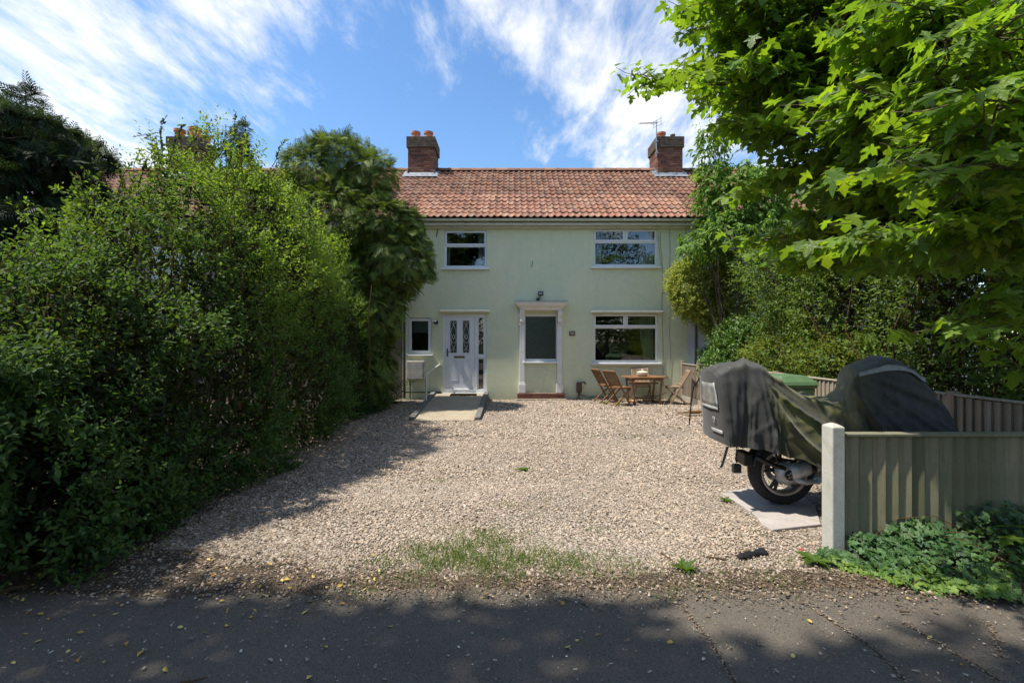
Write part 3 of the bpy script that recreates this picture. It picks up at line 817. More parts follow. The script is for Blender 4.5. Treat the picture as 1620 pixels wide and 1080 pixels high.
# front door
x0, x1, z0, z1 = DOOR
df = MB(); yd = WALL_Y + 0.03
xm = wx(753)
frame_ring(df, x0, x1, z0, z1, 0.06, yd, yd + 0.075, 0.07)
df.box((xm - 0.035, yd + .001, z0 + 0.07), (xm + 0.035, yd + 0.074, z1 - 0.06))
zmid = wz(564); df.box((xm + 0.035, yd + .001, zmid - 0.03), (x1 - 0.06, yd + 0.074, zmid + 0.03))
dfo = df.build('door_frame', M['white_upvc'], house, bevel=0.006)
for za, zb in ((z0 + 0.07, zmid - 0.03), (zmid + 0.03, z1 - 0.06)):
    fx = MB(); frame_ring(fx, xm + 0.036, x1 - 0.061, za + .001, zb - .001, 0.035, yd + 0.012, yd + 0.06); fx.build('sidelight_frame', M['white_upvc'], dfo, bevel=0.004)
    MB().add([(xm + 0.07, yd + 0.03, za + .03), (x1 - 0.095, yd + 0.03, za + .03), (x1 - 0.095, yd + 0.03, zb - .03), (xm + 0.07, yd + 0.03, zb - .03)], [(0, 1, 2, 3)]).build('sidelight_pane', M['glass'], dfo)
lx0, lx1, lz0, lz1 = x0 + 0.065, xm - 0.04, z0 + 0.075, z1 - 0.065
lf = MB(); ya, yb = yd + 0.012, yd + 0.06
gz0, gz1 = wz(558), wz(507)
g1, g2 = (wx(712), wx(722.5)), (wx(732), wx(742.5))
cells_x = sorted([lx0, *g1, *g2, lx1])
lf.box((lx0, ya, lz0), (lx1, yb, gz0)); lf.box((lx0, ya, gz1), (lx1, yb, lz1))
lf.box((lx0, ya, gz0), (g1[0], yb, gz1)); lf.box((g1[1], ya, gz0), (g2[0], yb, gz1)); lf.box((g2[1], ya, gz0), (lx1, yb, gz1))
door = lf.build('front_door', M['white_upvc'], house)
for g in (g1, g2):
    m = MB(); frame_ring(m, g[0] - 0.02, g[1] + 0.02, gz0 - 0.02, gz1 + 0.02, 0.022, ya - 0.012, ya + 0.01); m.build('glass_surround', M['white_upvc'], door, bevel=0.004)
    MB().add([(g[0], ya + 0.02, gz0), (g[1], ya + 0.02, gz0), (g[1], ya + 0.02, gz1), (g[0], ya + 0.02, gz1)], [(0, 1, 2, 3)]).build('leaded_pane', M['obscure'], door)
    ld = MB(); cxg, hw = (g[0] + g[1]) / 2, (g[1] - g[0]) / 2
    H = gz1 - gz0
    def crv(f, a, b): ld.tube([(cxg + hw * f(t), ya + 0.016, gz0 + H * (a + (b - a) * t)) for t in [i / 14 for i in range(15)]], 0.0045, 5)
    for sg in (-1, 1):
        crv(lambda t: sg * 0.75 * math.sin(math.pi * t), 0.14, 0.58); crv(lambda t: sg * 0.75 * math.sin(math.pi * t), 0.42, 0.86)
        crv(lambda t: sg * (0.1 + 0.8 * t * t), 0.86, 0.97); crv(lambda t: sg * (0.9 - 0.8 * t), 0.03, 0.14)
        crv(lambda t: sg * (0.9 * math.sin(math.pi * t * 0.5)), 0.30, 0.42)
    crv(lambda t: 0.0, 0.0, 0.14); crv(lambda t: 0.0, 0.86, 1.0)
    ld.build('lead_tracery', M['white_paint'], door)
for g in (g1, g2):
    a, b, c, d = g[0] + 0.005, g[1] + 0.005, wz(602), wz(570)
    m = MB(); frame_ring(m, a - 0.015, b + 0.015, c, d, 0.02, ya - 0.011, ya - 0.0005); m.box((a + 0.025, ya - 0.009, c + 0.045), (b - 0.025, ya - 0.0005, d - 0.045))
    m.build('door_panel', M['white_upvc'], door, bevel=0.005)
MB().box((wx(718), ya - 0.014, wz(566.3)), (wx(735), ya - 0.001, wz(563))).build('letter_box', M['brass'], door, bevel=0.004)
hd = MB().box((wx(706.6), ya - 0.012, wz(564)), (wx(708.6), ya - 0.001, wz(551)))
hd.tube([(wx(707.6), ya - 0.012, wz(556)), (wx(707.6), ya - 0.05, wz(556)), (wx(712), ya - 0.052, wz(556.3))], 0.009, 8)
hd.build('handle', M['black_metal'], door)
MB().box((lx0, yd - 0.03, z0 + 0.071), (lx1, yd + 0.011, z0 + 0.095)).build('weather_bar', M['white_upvc'], door, bevel=0.004)
MB().box((x0 - 0.01, WALL_Y - 0.05, z0 - 0.04), (x1 + 0.01, yd + 0.07, z0 - 0.002)).build('door_sill', M['white_upvc'], dfo, bevel=0.006)

# old porch surround: hood, consoles, pilasters, brick plinth step
pr = MB()
cxh = wx(855.5)
def loft(mb, levels, y_wall):
    n = len(levels); vs = []
    for hw, pj, z in levels: vs += [(cxh - hw, y_wall - 0.002, z), (cxh - hw, y_wall - pj, z), (cxh + hw, y_wall - pj, z), (cxh + hw, y_wall - 0.002, z)]
    fs = []
    for i in range(n - 1):
        for k_ in range(3): fs.append((4 * i + k_, 4 * i + k_ + 1, 4 * i + 4 + k_ + 1, 4 * i + 4 + k_)[::-1])
    fs += [(0, 1, 2, 3), (4 * n - 1, 4 * n - 2, 4 * n - 3, 4 * n - 4)]
    return mb.add(vs, fs)
hz = wz(491)
hwt = (wx(896) - wx(815)) / 2
loft(pr, [(hwt, 0.40, hz + 0.225), (hwt, 0.40, hz + 0.19), (hwt - 0.02, 0.385, hz + 0.185), (hwt - 0.03, 0.37, hz + 0.14), (hwt - 0.07, 0.33, hz + 0.10), (hwt - 0.12, 0.27, hz + 0.075), (hwt - 0.13, 0.26, hz + 0.05), (hwt - 0.14, 0.24, hz + 0.02), (hwt - 0.145, 0.23, hz)], WALL_Y)
po = pr.build('porch_hood', M['white_paint'], house)
MB().box((cxh - hwt - 0.012, WALL_Y - 0.415, hz + 0.2255), (cxh + hwt + 0.012, WALL_Y - 0.002, hz + 0.243)).build('hood_lead', M['lead'], po)
for a, b in ((822, 830), (881, 889)):
    m = MB().box((wx(a), WALL_Y - 0.06, 0.28), (wx(b), WALL_Y - 0.002, hz - 0.001))
    m.box((wx(a) - 0.025, WALL_Y - 0.085, 0.205), (wx(b) + 0.025, WALL_Y - 0.002, 0.45)).box((wx(a) - 0.013, WALL_Y - 0.073, 0.452), (wx(b) + 0.013, WALL_Y - 0.002, 0.50))
    pil = m.build('pilaster', M['white_paint'], house, bevel=0.008)
    prof = [(0.0, 0.0), (0.20, 0.0), (0.20, -0.07), (0.17, -0.14), (0.12, -0.20), (0.10, -0.27), (0.11, -0.30), (0.075, -0.36), (0.0, -0.37)]
    vs = []
    for xe in (wx(a) + 0.012, wx(b) - 0.012): vs += [(xe, WALL_Y - 0.061 - p, hz - 0.002 + q) for p, q in prof]
    n_ = len(prof)
    m2 = MB().add(vs, [tuple(range(n_)), tuple(range(2 * n_ - 1, n_ - 1, -1))] + [(i, n_ + i, n_ + (i + 1) % n_, (i + 1) % n_) for i in range(n_)])
    m2.build('console_bracket', M['white_paint'], pil, bevel=0.006)
    MB().box((wx(a) - 0.012, WALL_Y - 0.10, hz - 0.42), (wx(b) + 0.012, WALL_Y - 0.062, hz - 0.375)).build('bracket_block', M['white_paint'], pil, bevel=0.006)
st = MB().box((wx(818.5), WALL_Y - 0.17, 0.012), (wx(892.5), WALL_Y - 0.002, 0.195)).build('front_step', M['mortar'], house)
xb = wx(818); i = 0
while xb < wx(892):
    L = min(0.225 * (1 if i else 1), wx(893) - xb)
    for cz, off in ((0.045 + 0.0, 0.0), (0.12, 0.0)):
        o = link('brick', brick_mesh(max(L - 0.01, 0.04), 0.066, 0.05, (i * 2 + int(cz * 100)) % 4), st, (xb + L / 2, WALL_Y - 0.168 + random.uniform(-.003, .003), cz + 0.045))
    xb += 0.225; i += 1
MB().box((wx(817), WALL_Y - 0.26, 0.0), (wx(895), WALL_Y - 0.172, 0.05)).build('step_slab', M['step_stone'], st, bevel=0.01)

# wall fittings
fl = MB().box((wx(855) - 0.075, WALL_Y - 0.14, wz(466.5) - 0.03), (wx(855) + 0.075, WALL_Y - 0.08, wz(466.5) + 0.09))
fl.tube([(wx(855), WALL_Y - 0.002, wz(468)), (wx(855), WALL_Y - 0.1, wz(468))], 0.02, 8)
fo = fl.build('floodlight', M['black_plastic'], house, bevel=0.008)
MB().add([(wx(855) - 0.045, WALL_Y - 0.1425, wz(466.5)), (wx(855) + 0.045, WALL_Y - 0.1425, wz(466.5)), (wx(855) + 0.045, WALL_Y - 0.1425, wz(466.5) + 0.06), (wx(855) - 0.045, WALL_Y - 0.1425, wz(466.5) + 0.06)], [(0, 1, 2, 3)]).build('lens', M['reflective'], fo)
se = MB().box((wx(851) - 0.045, WALL_Y - 0.11, wz(474) - 0.05), (wx(851) + 0.045, WALL_Y - 0.002, wz(474) + 0.04)); se.tube([(wx(853), WALL_Y - 0.03, wz(474)), (wx(854), WALL_Y - 0.03, wz(469))], 0.01, 6)
se.build('motion_sensor', M['black_plastic'], fo, bevel=0.008)
npl = MB().box((wx(900.6), WALL_Y - 0.022, wz(531)), (wx(909.8), WALL_Y - 0.002, wz(523.5))).build('number_plate', M['plate_brown'], house, bevel=0.004)
fc = bpy.data.curves.new('house_number', 'FONT'); fc.body = '50'; fc.size = 0.125; fc.extrude = 0.002; fc.align_x = 'CENTER'; fc.align_y = 'CENTER'
fc.materials.append(M['plate_white'])
_ft = bpy.data.objects.new('lettering', fc); COL.objects.link(_ft); bpy.context.view_layer.update()
nm_me = bpy.data.meshes.new_from_object(_ft, depsgraph=bpy.context.evaluated_depsgraph_get()); bpy.data.objects.remove(_ft)
link('numerals', nm_me, npl, (wx(905.2), WALL_Y - 0.0245, wz(527.2)), (R(90), 0, 0))
lt = MB().tube([(wx(684.5), WALL_Y - 0.003, wz(511)), (wx(686), WALL_Y - 0.07, wz(511)), (wx(690.5), WALL_Y - 0.11, wz(509))], 0.012, 6)
lt.lathe([(0.0, 0.075), (0.035, 0.065), (0.062, 0.03), (0.066, 0.0), (0.055, -0.02), (0.03, -0.045), (0.0, -0.05)], (wx(691), WALL_Y - 0.12, wz(510.5)), 14)
lt.lathe([(0.0, 0.0), (0.08, 0.0), (0.08, -0.006), (0.0, -0.006)], (wx(691), WALL_Y - 0.12, wz(510.5) - 0.02), 14)
lt.build('wall_lamp', M['black_metal'], house, auto=40)
# cables down the render and along the eaves
cbm = MB()
def cable(pts, r=0.006): cbm.tube([(wx(x), WALL_Y - 0.012 - (d if len(p_) > 2 else 0), wz(y)) for p_ in pts for (x, y, d) in [(*p_, 0)[:3]]], r, 5)
cable([(1044, 366), (1045, 392), (1047, 410), (1048, 440), (1047, 480), (1048, 520), (1049, 560), (1049, 612)], 0.006)
cable([(1059, 362), (1060, 400), (1058, 440), (1060, 480), (1059, 530), (1061, 560), (1058, 600)], 0.004)
cable([(1041, 372), (1043, 400), (1046, 424)], 0.004)
cbm.tube([(wx(x), 13.55, wz(y)) for x, y in ((690, 352), (730, 353.5), (780, 351.5), (830, 354), (880, 351.5), (930, 353.5), (980, 351.5), (1030, 354), (1070, 351.5))], 0.007, 5)
cbm.build('cable', M['kerb_concrete'], house)
vs_ = MB(); vs_.tube([(wx(692.5), WALL_Y - 0.006, wz(363)), (wx(690.5), WALL_Y - 0.006, wz(375))], 0.012, 5); vs_.tube([(wx(842.5), WALL_Y - 0.004, wz(414)), (wx(841), WALL_Y - 0.004, wz(423))], 0.009, 5)
vs_.build('cable_stub', M['black_plastic'], house)
# left side: drain pipe by the hedge, bracket bar, low pipe
MB().tube([(wx(640.5), WALL_Y - 0.07, wz(482)), (wx(640.5), WALL_Y - 0.07, 0.05)], 0.035, 10).tube([(wx(636), WALL_Y - 0.05, wz(474.5)), (wx(657), WALL_Y - 0.05, wz(474.5))], 0.014, 6).tube([(wx(657), WALL_Y - 0.05, wz(474.5)), (wx(657), WALL_Y - 0.05, wz(477))], 0.014, 6).build('drain_pipe', M['dark_alloy'], house)
# socket box by the step, with tap-like spout and trailing lead
sb = MB().box((wx(911.5), WALL_Y - 0.14, wz(620)), (wx(919.5), WALL_Y - 0.002, wz(604.5))).build('socket_box', M['brown_plastic'], house, bevel=0.02)
MB().tube([(wx(918), WALL_Y - 0.05, wz(605)), (wx(921), WALL_Y - 0.06, wz(603.8)), (wx(924), WALL_Y - 0.07, wz(604)), (wx(925.5), WALL_Y - 0.08, wz(607))], [0.012, 0.016, 0.022, 0.026], 8).build('spout', M['brown_plastic'], sb, smooth=True)
MB().tube([(wx(915), WALL_Y - 0.06, wz(619)), (wx(915.2), WALL_Y - 0.06, wz(624)), (wx(913), WALL_Y - 0.09, wz(629)), (wx(911), WALL_Y - 0.1, wz(633))], 0.010, 6).tube([(wx(915.6), WALL_Y - 0.06, wz(619)), (wx(916), WALL_Y - 0.07, wz(631)), (wx(916), WALL_Y - 0.08, 0.01)], 0.009, 6).tube([(wx(x), WALL_Y - 0.07, wz(y)) for x, y in ((916, 621), (920, 625), (928, 627), (945, 627), (960, 628), (990, 627.5), (1020, 626), (1044, 625), (1052, 620))], 0.011, 6).build('lead_cable', M['dark_alloy'], sb, smooth=True)
# white gas-meter box
mx0, mx1, mz0, mz1 = wx(645), wx(673), wz(600), wz(570)
gm = MB().box((mx0, WALL_Y - 0.20, mz0), (mx1, WALL_Y - 0.002, mz1)).build('meter_box', M['meter_box'], house, bevel=0.01)
MB().box((mx0 + 0.025, WALL_Y - 0.212, mz0 + 0.03), (mx1 - 0.04, WALL_Y - 0.2005, mz1 - 0.17)).box((mx0 + 0.025, WALL_Y - 0.212, mz1 - 0.16), (mx1 - 0.04, WALL_Y - 0.2005, mz1 - 0.03)).build('box_door', M['meter_box'], gm, bevel=0.008)
MB().tube([(wx(650), WALL_Y - 0.1, mz0), (wx(650), WALL_Y - 0.1, 0.05)], 0.02, 8).tube([(wx(641), WALL_Y - 0.06, 0.22), (wx(698), WALL_Y - 0.06, 0.22)], 0.016, 8).build('pipe', M['dark_alloy'], gm)
# fix parents: everything was modelled in world coordinates
for o in list(house.children): o.matrix_parent_inverse = HI

# chimneys and aerial on the green house
c1 = chimney(house, -3.63, -2.72, [(-3.42, 17.1, 0.165, 0.30, 'terracotta'), (-2.97, 17.1, 0.165, 0.30, 'terracotta')], 'right')
c2 = chimney(house, 5.07, 5.95, [(5.30, 17.1, 0.17, 0.27, 'terracotta'), (5.72, 17.1, 0.085, 0.22, 'corbel_dark')], 'left')
for c in (c1, c2): c.matrix_parent_inverse = HI
ae = MB(); mxp = 5.02; my = 16.7
ae.tube([(mxp, my, 8.1), (mxp, my, 9.33)], 0.017, 6)
b0, b1 = Vector((mxp + 0.03, my, 9.26)), Vector((mxp - 0.72, my - 0.5, 9.02))
ae.tube([b0, b1], 0.012, 6)
dr = (b1 - b0).normalized(); pe = dr.cross(Vector((0, 0, 1))).normalized()
for i in range(9):
    p = b0 + (b1 - b0) * (0.16 + 0.105 * i); ln = 0.13 - 0.008 * i
    ae.tube([p - pe * ln, p + pe * ln], 0.007, 5)
for zz in (-0.1, 0.0, 0.1):
    p = b0 + Vector((0, 0, zz)); ae.tube([p - pe * 0.19, p + pe * 0.19], 0.008, 5)
ae.tube([b0 + Vector((0, 0, -0.13)) - pe * 0.16, b0 + Vector((0, 0, 0.13)) - pe * 0.16], 0.008, 5); ae.tube([b0 + Vector((0, 0, -0.13)) + pe * 0.16, b0 + Vector((0, 0, 0.13)) + pe * 0.16], 0.008, 5)
for zz in (8.2, 8.6): ae.box((mxp - .03, my - .03, zz), (mxp + 0.06, my + 0.06, zz + 0.03))
aeo = ae.build('tv_aerial', M['aluminium']); props(aeo, 'grey rooftop television aerial fixed to the right chimney of the green house', 'aerial')

# neighbours
hl = shell('terraced_house', 'terraced house behind the tall hedge with tiled roof and triple-pot chimney', -11.4, HX0 - 0.004, 'dark_render', [(-10.4, -8.6, 0.9, 2.3), (-10.4, -8.9, 3.1, 4.4), (-5.6, -4.4, 3.1, 4.4)])
for q in ((-10.4, -8.6, 0.9, 2.3), (-10.4, -8.9, 3.1, 4.4), (-5.6, -4.4, 3.1, 4.4)):
    w_ = window(hl, *q, transom=q[3] - 0.42, top=2)
    w_.matrix_parent_inverse = hl.matrix_world.inverted() if False else Matrix.Translation((-hl.location.x, -hl.location.y, 0))
c3 = chimney(hl, -12.0, -10.95, [(-11.75, 17.0, 0.19, 0.34, 'terracotta'), (-11.2, 17.0, 0.21, 0.40, 'terracotta'), (-11.2, 17.55, 0.19, 0.34, 'terracotta')], 'right')
c3.matrix_parent_inverse = Matrix.Translation((-hl.location.x, -hl.location.y, 0))
hl2 = shell('terraced_house', 'far-left terraced house with a rooflight in its tiles beyond the conifer', -19.8, -11.404, 'dark_render', [])
rl = MB(); 
for (a, b, c, d, h, mt) in ((-15.9, -14.9, 1.9, 3.1, 0.10, 'white_upvc'),):
    P0 = Vector((0, EAVE_Y, EAVE_Z))
    def sp(x, s, n): return Vector((x, 0, 0)) + P0 + SLD * s + SLN * n
    vs = [sp(a, c, 0.0), sp(b, c, 0.0), sp(b, d, 0.0), sp(a, d, 0.0), sp(a, c, h), sp(b, c, h), sp(b, d, h), sp(a, d, h)]
    rl.add(vs, [(4, 5, 6, 7), (0, 1, 5, 4), (1, 2, 6, 5), (2, 3, 7, 6), (3, 0, 4, 7)])
rlo = rl.build('rooflight', M['white_upvc'], hl2); rlo.matrix_parent_inverse = Matrix.Translation((-hl2.location.x, -hl2.location.y, 0))
ae2 = MB().tube([(-12.2, 16.7, 8.0), (-12.2, 16.7, 9.0)], 0.017, 6)
ae2.tube([(-12.15, 16.7, 8.95), (-12.95, 16.4, 8.65)], 0.012, 5)
for i in range(7):
    p = Vector((-12.2 - 0.1 * i, 16.65 - 0.03 * i, 8.92 - 0.035 * i)); ae2.tube([p + Vector((-0.02, 0.1, 0)), p - Vector((-0.02, 0.1, 0))], 0.007, 4)
props(ae2.build('tv_aerial', M['aluminium']), 'thin comb-like aerial on the left side of the triple-pot chimney behind the hedge', 'aerial')
ae3 = MB().tube([(-9.95, 16.7, 8.0), (-9.95, 16.7, 9.2)], 0.017, 6)
for zz in (8.85, 9.0, 9.15): ae3.tube([(-10.3, 16.7, zz), (-9.6, 16.7, zz - 0.03)], 0.008, 4)
for xx in (-10.3, -10.05, -9.8, -9.6): ae3.tube([(xx, 16.7, 8.82), (xx, 16.7, 9.15)], 0.007, 4)
props(ae3.build('tv_aerial', M['aluminium']), 'small grid-shaped aerial between the triple-pot chimney and the slim pointed conifer', 'aerial')

RW = [(6.35, 7.55, 1.15, 2.45), (6.35, 7.55, 3.2, 4.5), (9.2, 10.9, 1.0, 2.3), (9.2, 10.9, 3.2, 4.5)]
hr = shell('terraced_house', 'white rendered terraced house behind the creeper with a barred white window', HX1 + 0.004, 13.4, 'white_render', RW)
for q in RW:
    w_ = window(hr, *q, transom=q[3] - 0.42, top=2)
    gb = MB()
    for k_ in (1, 2, 3): xx = q[0] + (q[1] - q[0]) * k_ / 4; gb.box((xx - 0.012, WALL_Y + 0.05, q[2] + 0.05), (xx + 0.012, WALL_Y + 0.07, q[3] - 0.45))
    gb.box((q[0] + 0.05, WALL_Y + 0.052, (q[2] + q[3] - 0.42) / 2 - 0.012), (q[1] - 0.05, WALL_Y + 0.068, (q[2] + q[3] - 0.42) / 2 + 0.012))
    gb.build('glazing_bar', M['white_upvc'], w_)
    w_.matrix_parent_inverse = Matrix.Translation((-hr.location.x, -hr.location.y, 0))
dp = MB().tube([(wx(1099.5), WALL_Y - 0.075, 0.05), (wx(1099.5), WALL_Y - 0.075, 4.8), (wx(1099.5), 13.5, 5.05)], 0.04, 10)
for zz in (0.9, 2.6, 4.3): dp.tube([(wx(1099.5), WALL_Y - 0.075, zz), (wx(1099.5), WALL_Y - 0.075, zz + 0.06)], 0.052, 10)
dpo = dp.build('drain_pipe', M['black_plastic'], hr); dpo.matrix_parent_inverse = Matrix.Translation((-hr.location.x, -hr.location.y, 0))

# ramp to the front door
ra = thing('access_ramp', 'sloping concrete ramp with dark kerbs up to the white front door', 'ramp', (-1.45, 11.9, 0))
RI = Matrix.Translation((1.45, -11.9, 0))
rxl0, rxl1, rxr0, rxr1, ry0, ry1, rzt = -2.06, -2.17, -0.80, -0.80, 10.05, 13.745, 0.185
vs = [(rxl0, ry0, 0.0), (rxr0, ry0, 0.0), (rxr1, ry1, 0), (rxl1, ry1, 0), (rxl0, ry0, 0.022), (rxr0, ry0, 0.022), (rxr1, ry1, rzt), (rxl1, ry1, rzt)]
rs = MB().add(vs, [(4, 5, 6, 7), (0, 1, 5, 4), (1, 2, 6, 5), (2, 3, 7, 6), (3, 0, 4, 7)]).build('ramp_slab', M['ramp_concrete'], ra)
for (xa, xb_) in ((rxl0 - 0.13, rxl1 - 0.13), (rxr0 + 0.004, rxr1 + 0.004)):
    kv = []
    for (x, y, z0_, z1_) in ((xa, ry0 + 0.12, 0, 0.07), (xb_, ry1, 0, rzt + 0.06)):
        kv += [(x, y, z0_), (x + 0.126, y, z0_), (x + 0.126, y, z1_), (x, y, z1_)]
    ko = MB().add(kv, [(0, 1, 2, 3), (7, 6, 5, 4), (0, 4, 5, 1), (1, 5, 6, 2), (2, 6, 7, 3), (3, 7, 4, 0)]).build('ramp_kerb', M['kerb_concrete'], ra, bevel=0.012)
hp = Vector((-2.19, 12.25, 0.0))
rail = MB().tube([hp + Vector((0, 0, 0.06)), hp + Vector((0, 0, 0.80)), hp + Vector((0.0, 0.03, 0.835)), hp + Vector((0.01, 0.07, 0.85)), (-2.07, 13.72, 1.0), (-2.07, WALL_Y - 0.01, 1.0)], 0.024, 10)
rail.lathe([(0.05, 0), (0.05, 0.012), (0.0, 0.012)], (hp.x, hp.y, 0.13), 12)
rail.lathe([(0.05, 0), (0.05, -0.012), (0, -0.012)], (-2.07, WALL_Y - 0.003, 1.0), 12, 'Y')
rail.build('handrail', M['cream_paint'], ra, auto=60)
for o in list(ra.children): o.matrix_parent_inverse = RI
dm = MB().box((-1.72, 13.28, 0.178), (-1.0, 13.66, 0.196)).build('doormat', M['mat_bristle'], bevel=0.004); props(dm, 'thin dark doormat at the top of the ramp', 'doormat'); dm.rotation_euler = (0, 0, 0)

# ================================================================== plants: tools
LEAF_V = [(0, 0, 0), (.22, .33, .06), (.19, .66, .05), (0, 1, -.10), (-.19, .66, .05), (-.22, .33, .06)]
LEAF_F = [(0, 1, 2, 3), (0, 3, 4, 5)]
LANCE_V = [(0, 0, 0), (.13, .3, .04), (.13, .6, .02), (0, 1, -.16), (-.13, .6, .02), (-.13, .3, .04)]
def outline_template(half, droop=0.22, fold=0.10):
    pts = half + [(-x, y) for x, y in reversed(half[1:-1])]
    c = (0, 0.32)
    def z(x, y): return -droop * (x * x + max(0, y - .35) ** 2) + fold * abs(x) * 0.6
    V = [(c[0], c[1], z(*c))] + [(x, y, z(x, y)) for x, y in pts]
    n = len(pts)
    return V, [(0, 1 + i, 1 + (i + 1) % n) for i in range(n)][::-1]
MAPLE_HALF = [(0, 0), (.10, -.06), (.26, -.15), (.45, -.09), (.27, .05), (.43, .11), (.72, .33), (.52, .35), (.47, .47), (.24, .36), (.16, .43), (.19, .58), (.33, .70), (.18, .73), (.13, .86), (0, 1.08)]
MAPLE_V, MAPLE_F = outline_template(MAPLE_HALF)
MAPLE_FAR_V, MAPLE_FAR_F = outline_template([(0, 0), (.42, -.11), (.25, .06), (.70, .33), (.20, .40), (.31, .70), (0, 1.07)])
IVY_HALF = [(0, 0), (.16, -.12), (.34, -.08), (.46, .14), (.27, .26), (.30, .42), (.40, .52), (.20, .62), (0, 1.0)]
IVY_V, IVY_F = outline_template(IVY_HALF, 0.25, 0.16)
def spray_template():
    V, F = [], []
    def blade(p, q, w, zq):
        b = len(V); d = np.array(q) - np.array(p); n = np.array([-d[1], d[0]]); n = n / np.linalg.norm(n) * w
        m = (np.array(p) * 0.45 + np.array(q) * 0.55)
        zp = -0.28 * p[1] ** 2; zm = -0.28 * m[1] ** 2 - .01
        V.extend([(p[0], p[1], zp), (m[0] + n[0], m[1] + n[1], zm), (q[0], q[1], zq), (m[0] - n[0], m[1] - n[1], zm)]); F.append((b, b + 3, b + 2, b + 1))
    for i in range(6):
        t = 0.05 + 0.145 * i
        L = 0.42 * (1 - t) ** 0.8 + 0.10
        for s in (-1, 1):
            tt = t + (0.03 if s > 0 else 0)
            q = (s * L * 0.72, tt + L * 0.70); blade((0, tt), q, 0.033, -0.28 * q[1] ** 2 - 0.12 * L)
    blade((0, 0), (0, 1.0), 0.024, -0.34)
    return V, F
SPRAY_V, SPRAY_F = spray_template()
UP = np.array([0, 0, 1.0])
def rnd(n, k=3): return rng.normal(size=(n, k))
def col_mix(n, cols, jit=0.15):
    cols = np.array(cols); w = rng.random((n, len(cols))) ** 2.5; w /= w.sum(1, keepdims=True)
    return np.clip(w @ cols * (1 + rng.normal(size=(n, 1)) * jit), 0.004, 1)
def noise3(P, s, seed=0.0): return np.array([mnoise.noise((p[0] * s + seed, p[1] * s, p[2] * s)) for p in P])
def blob_shell(blobs, per_m2, depth=(0.86, 1.04), lump=0.12):
    """points + outward normals on the union of ellipsoids (centre, radii, density factor)"""
    P, N = [], []
    for b in blobs:
        c, r = np.array(b[0], float), np.array(b[1], float); f = b[2] if len(b) > 2 else 1.0
        area = 4 * math.pi * (((r[0] * r[1]) ** 1.6 + (r[0] * r[2]) ** 1.6 + (r[1] * r[2]) ** 1.6) / 3) ** (1 / 1.6)
        n = int(area * per_m2 * f)
        d = unit(rnd(n)); nn = unit(d / r); rad = rng.uniform(*depth, size=(n, 1))
        P.append(c + d * r * rad); N.append(nn)
    P, N = np.concatenate(P), np.concatenate(N)
    keep = np.ones(len(P), bool)
    for b in blobs:
        q = (P - np.array(b[0])) / np.array(b[1]); keep &= (q * q).sum(1) > 0.72 ** 2
    P, N = P[keep], N[keep]
    if lump: P = P + N * (noise3(P, 1.7, 4.2) * lump * 1.6 + noise3(P, 4.5, 1.1) * lump * 0.8)[:, None]
    return P, N
def blob_fill(blobs, per_m3, hi=0.86):
    P, N = [], []
    for b in blobs:
        c, r = np.array(b[0], float), np.array(b[1], float)
        n = int(4.19 * r.prod() * per_m3); d = unit(rnd(n)); P.append(c + d * r * (rng.uniform(0.12, hi ** 3, size=(n, 1)) ** (1 / 3))); N.append(d)
    return np.concatenate(P), np.concatenate(N)
def shoots(P, D, L, nleaf, lsize, spread=0.9, curve=0.25, droop=0.0):
    """leaves set alternately along short shoots: returns pos, fwd, nrm, size"""
    n = len(P); D = unit(D); s = unit(np.cross(D, UP) + rnd(n) * 0.5); b = unit(np.cross(D, s))
    L = np.asarray(L).reshape(-1, 1) * np.ones((n, 1))
    bend = unit(rnd(n)) * curve + np.array([0, 0, -droop])
    pos, fwd, nrm, size = [], [], [], []
    for i in range(nleaf):
        t = (i + 0.5) / nleaf
        p = P + D * L * t + bend * L * t * t
        ang = i * 2.4 + rng.random((n, 1)) * 0.9
        side = s * np.cos(ang) + b * np.sin(ang)
        f = D * 0.55 + side * spread + bend * t
        pos.append(p); fwd.append(f); nrm.append(D * 0.7 + UP * 0.8 + rnd(n) * 0.45); size.append(lsize * rng.uniform(.65, 1.2, (n, 1)) * (0.75 + 0.5 * math.sin(math.pi * min(t + .15, 1))))
    return np.concatenate(pos), np.concatenate(fwd), np.concatenate(nrm), np.concatenate(size)
def in_front_clear(P, lo=0.9): return P[:, 1] > lo
def stems_tube(name, paths, mat, parent, n=5, kind='stuff'):
    mb = MB()
    for path, r0, r1 in paths:
        k = len(path); mb.tube(path, [r0 + (r1 - r0) * i / (k - 1) for i in range(k)], n)
    o = mb.build(name, mat, parent, smooth=True)
    if kind: props(o, kind=kind)
    return o
def wpath(p0, p1, k=7, wob_=0.08, sag=0.0):
    p0, p1 = Vector(p0), Vector(p1); L = (p1 - p0).length; out = []
    a = Vector(rng.normal(size=3)); b = Vector(rng.normal(size=3))
    for i in range(k):
        t = i / (k - 1)
        out.append(p0.lerp(p1, t) + (a * math.sin(t * math.pi) + b * math.sin(t * 2 * math.pi) * 0.5) * wob_ * L * 0.5 + Vector((0, 0, -sag * L * math.sin(math.pi * t))))
    return out
def local(o): # plants are modelled in world coordinates and parented to an empty at their base
    for c in o.children: c.matrix_parent_inverse = Matrix.Translation(-o.location)

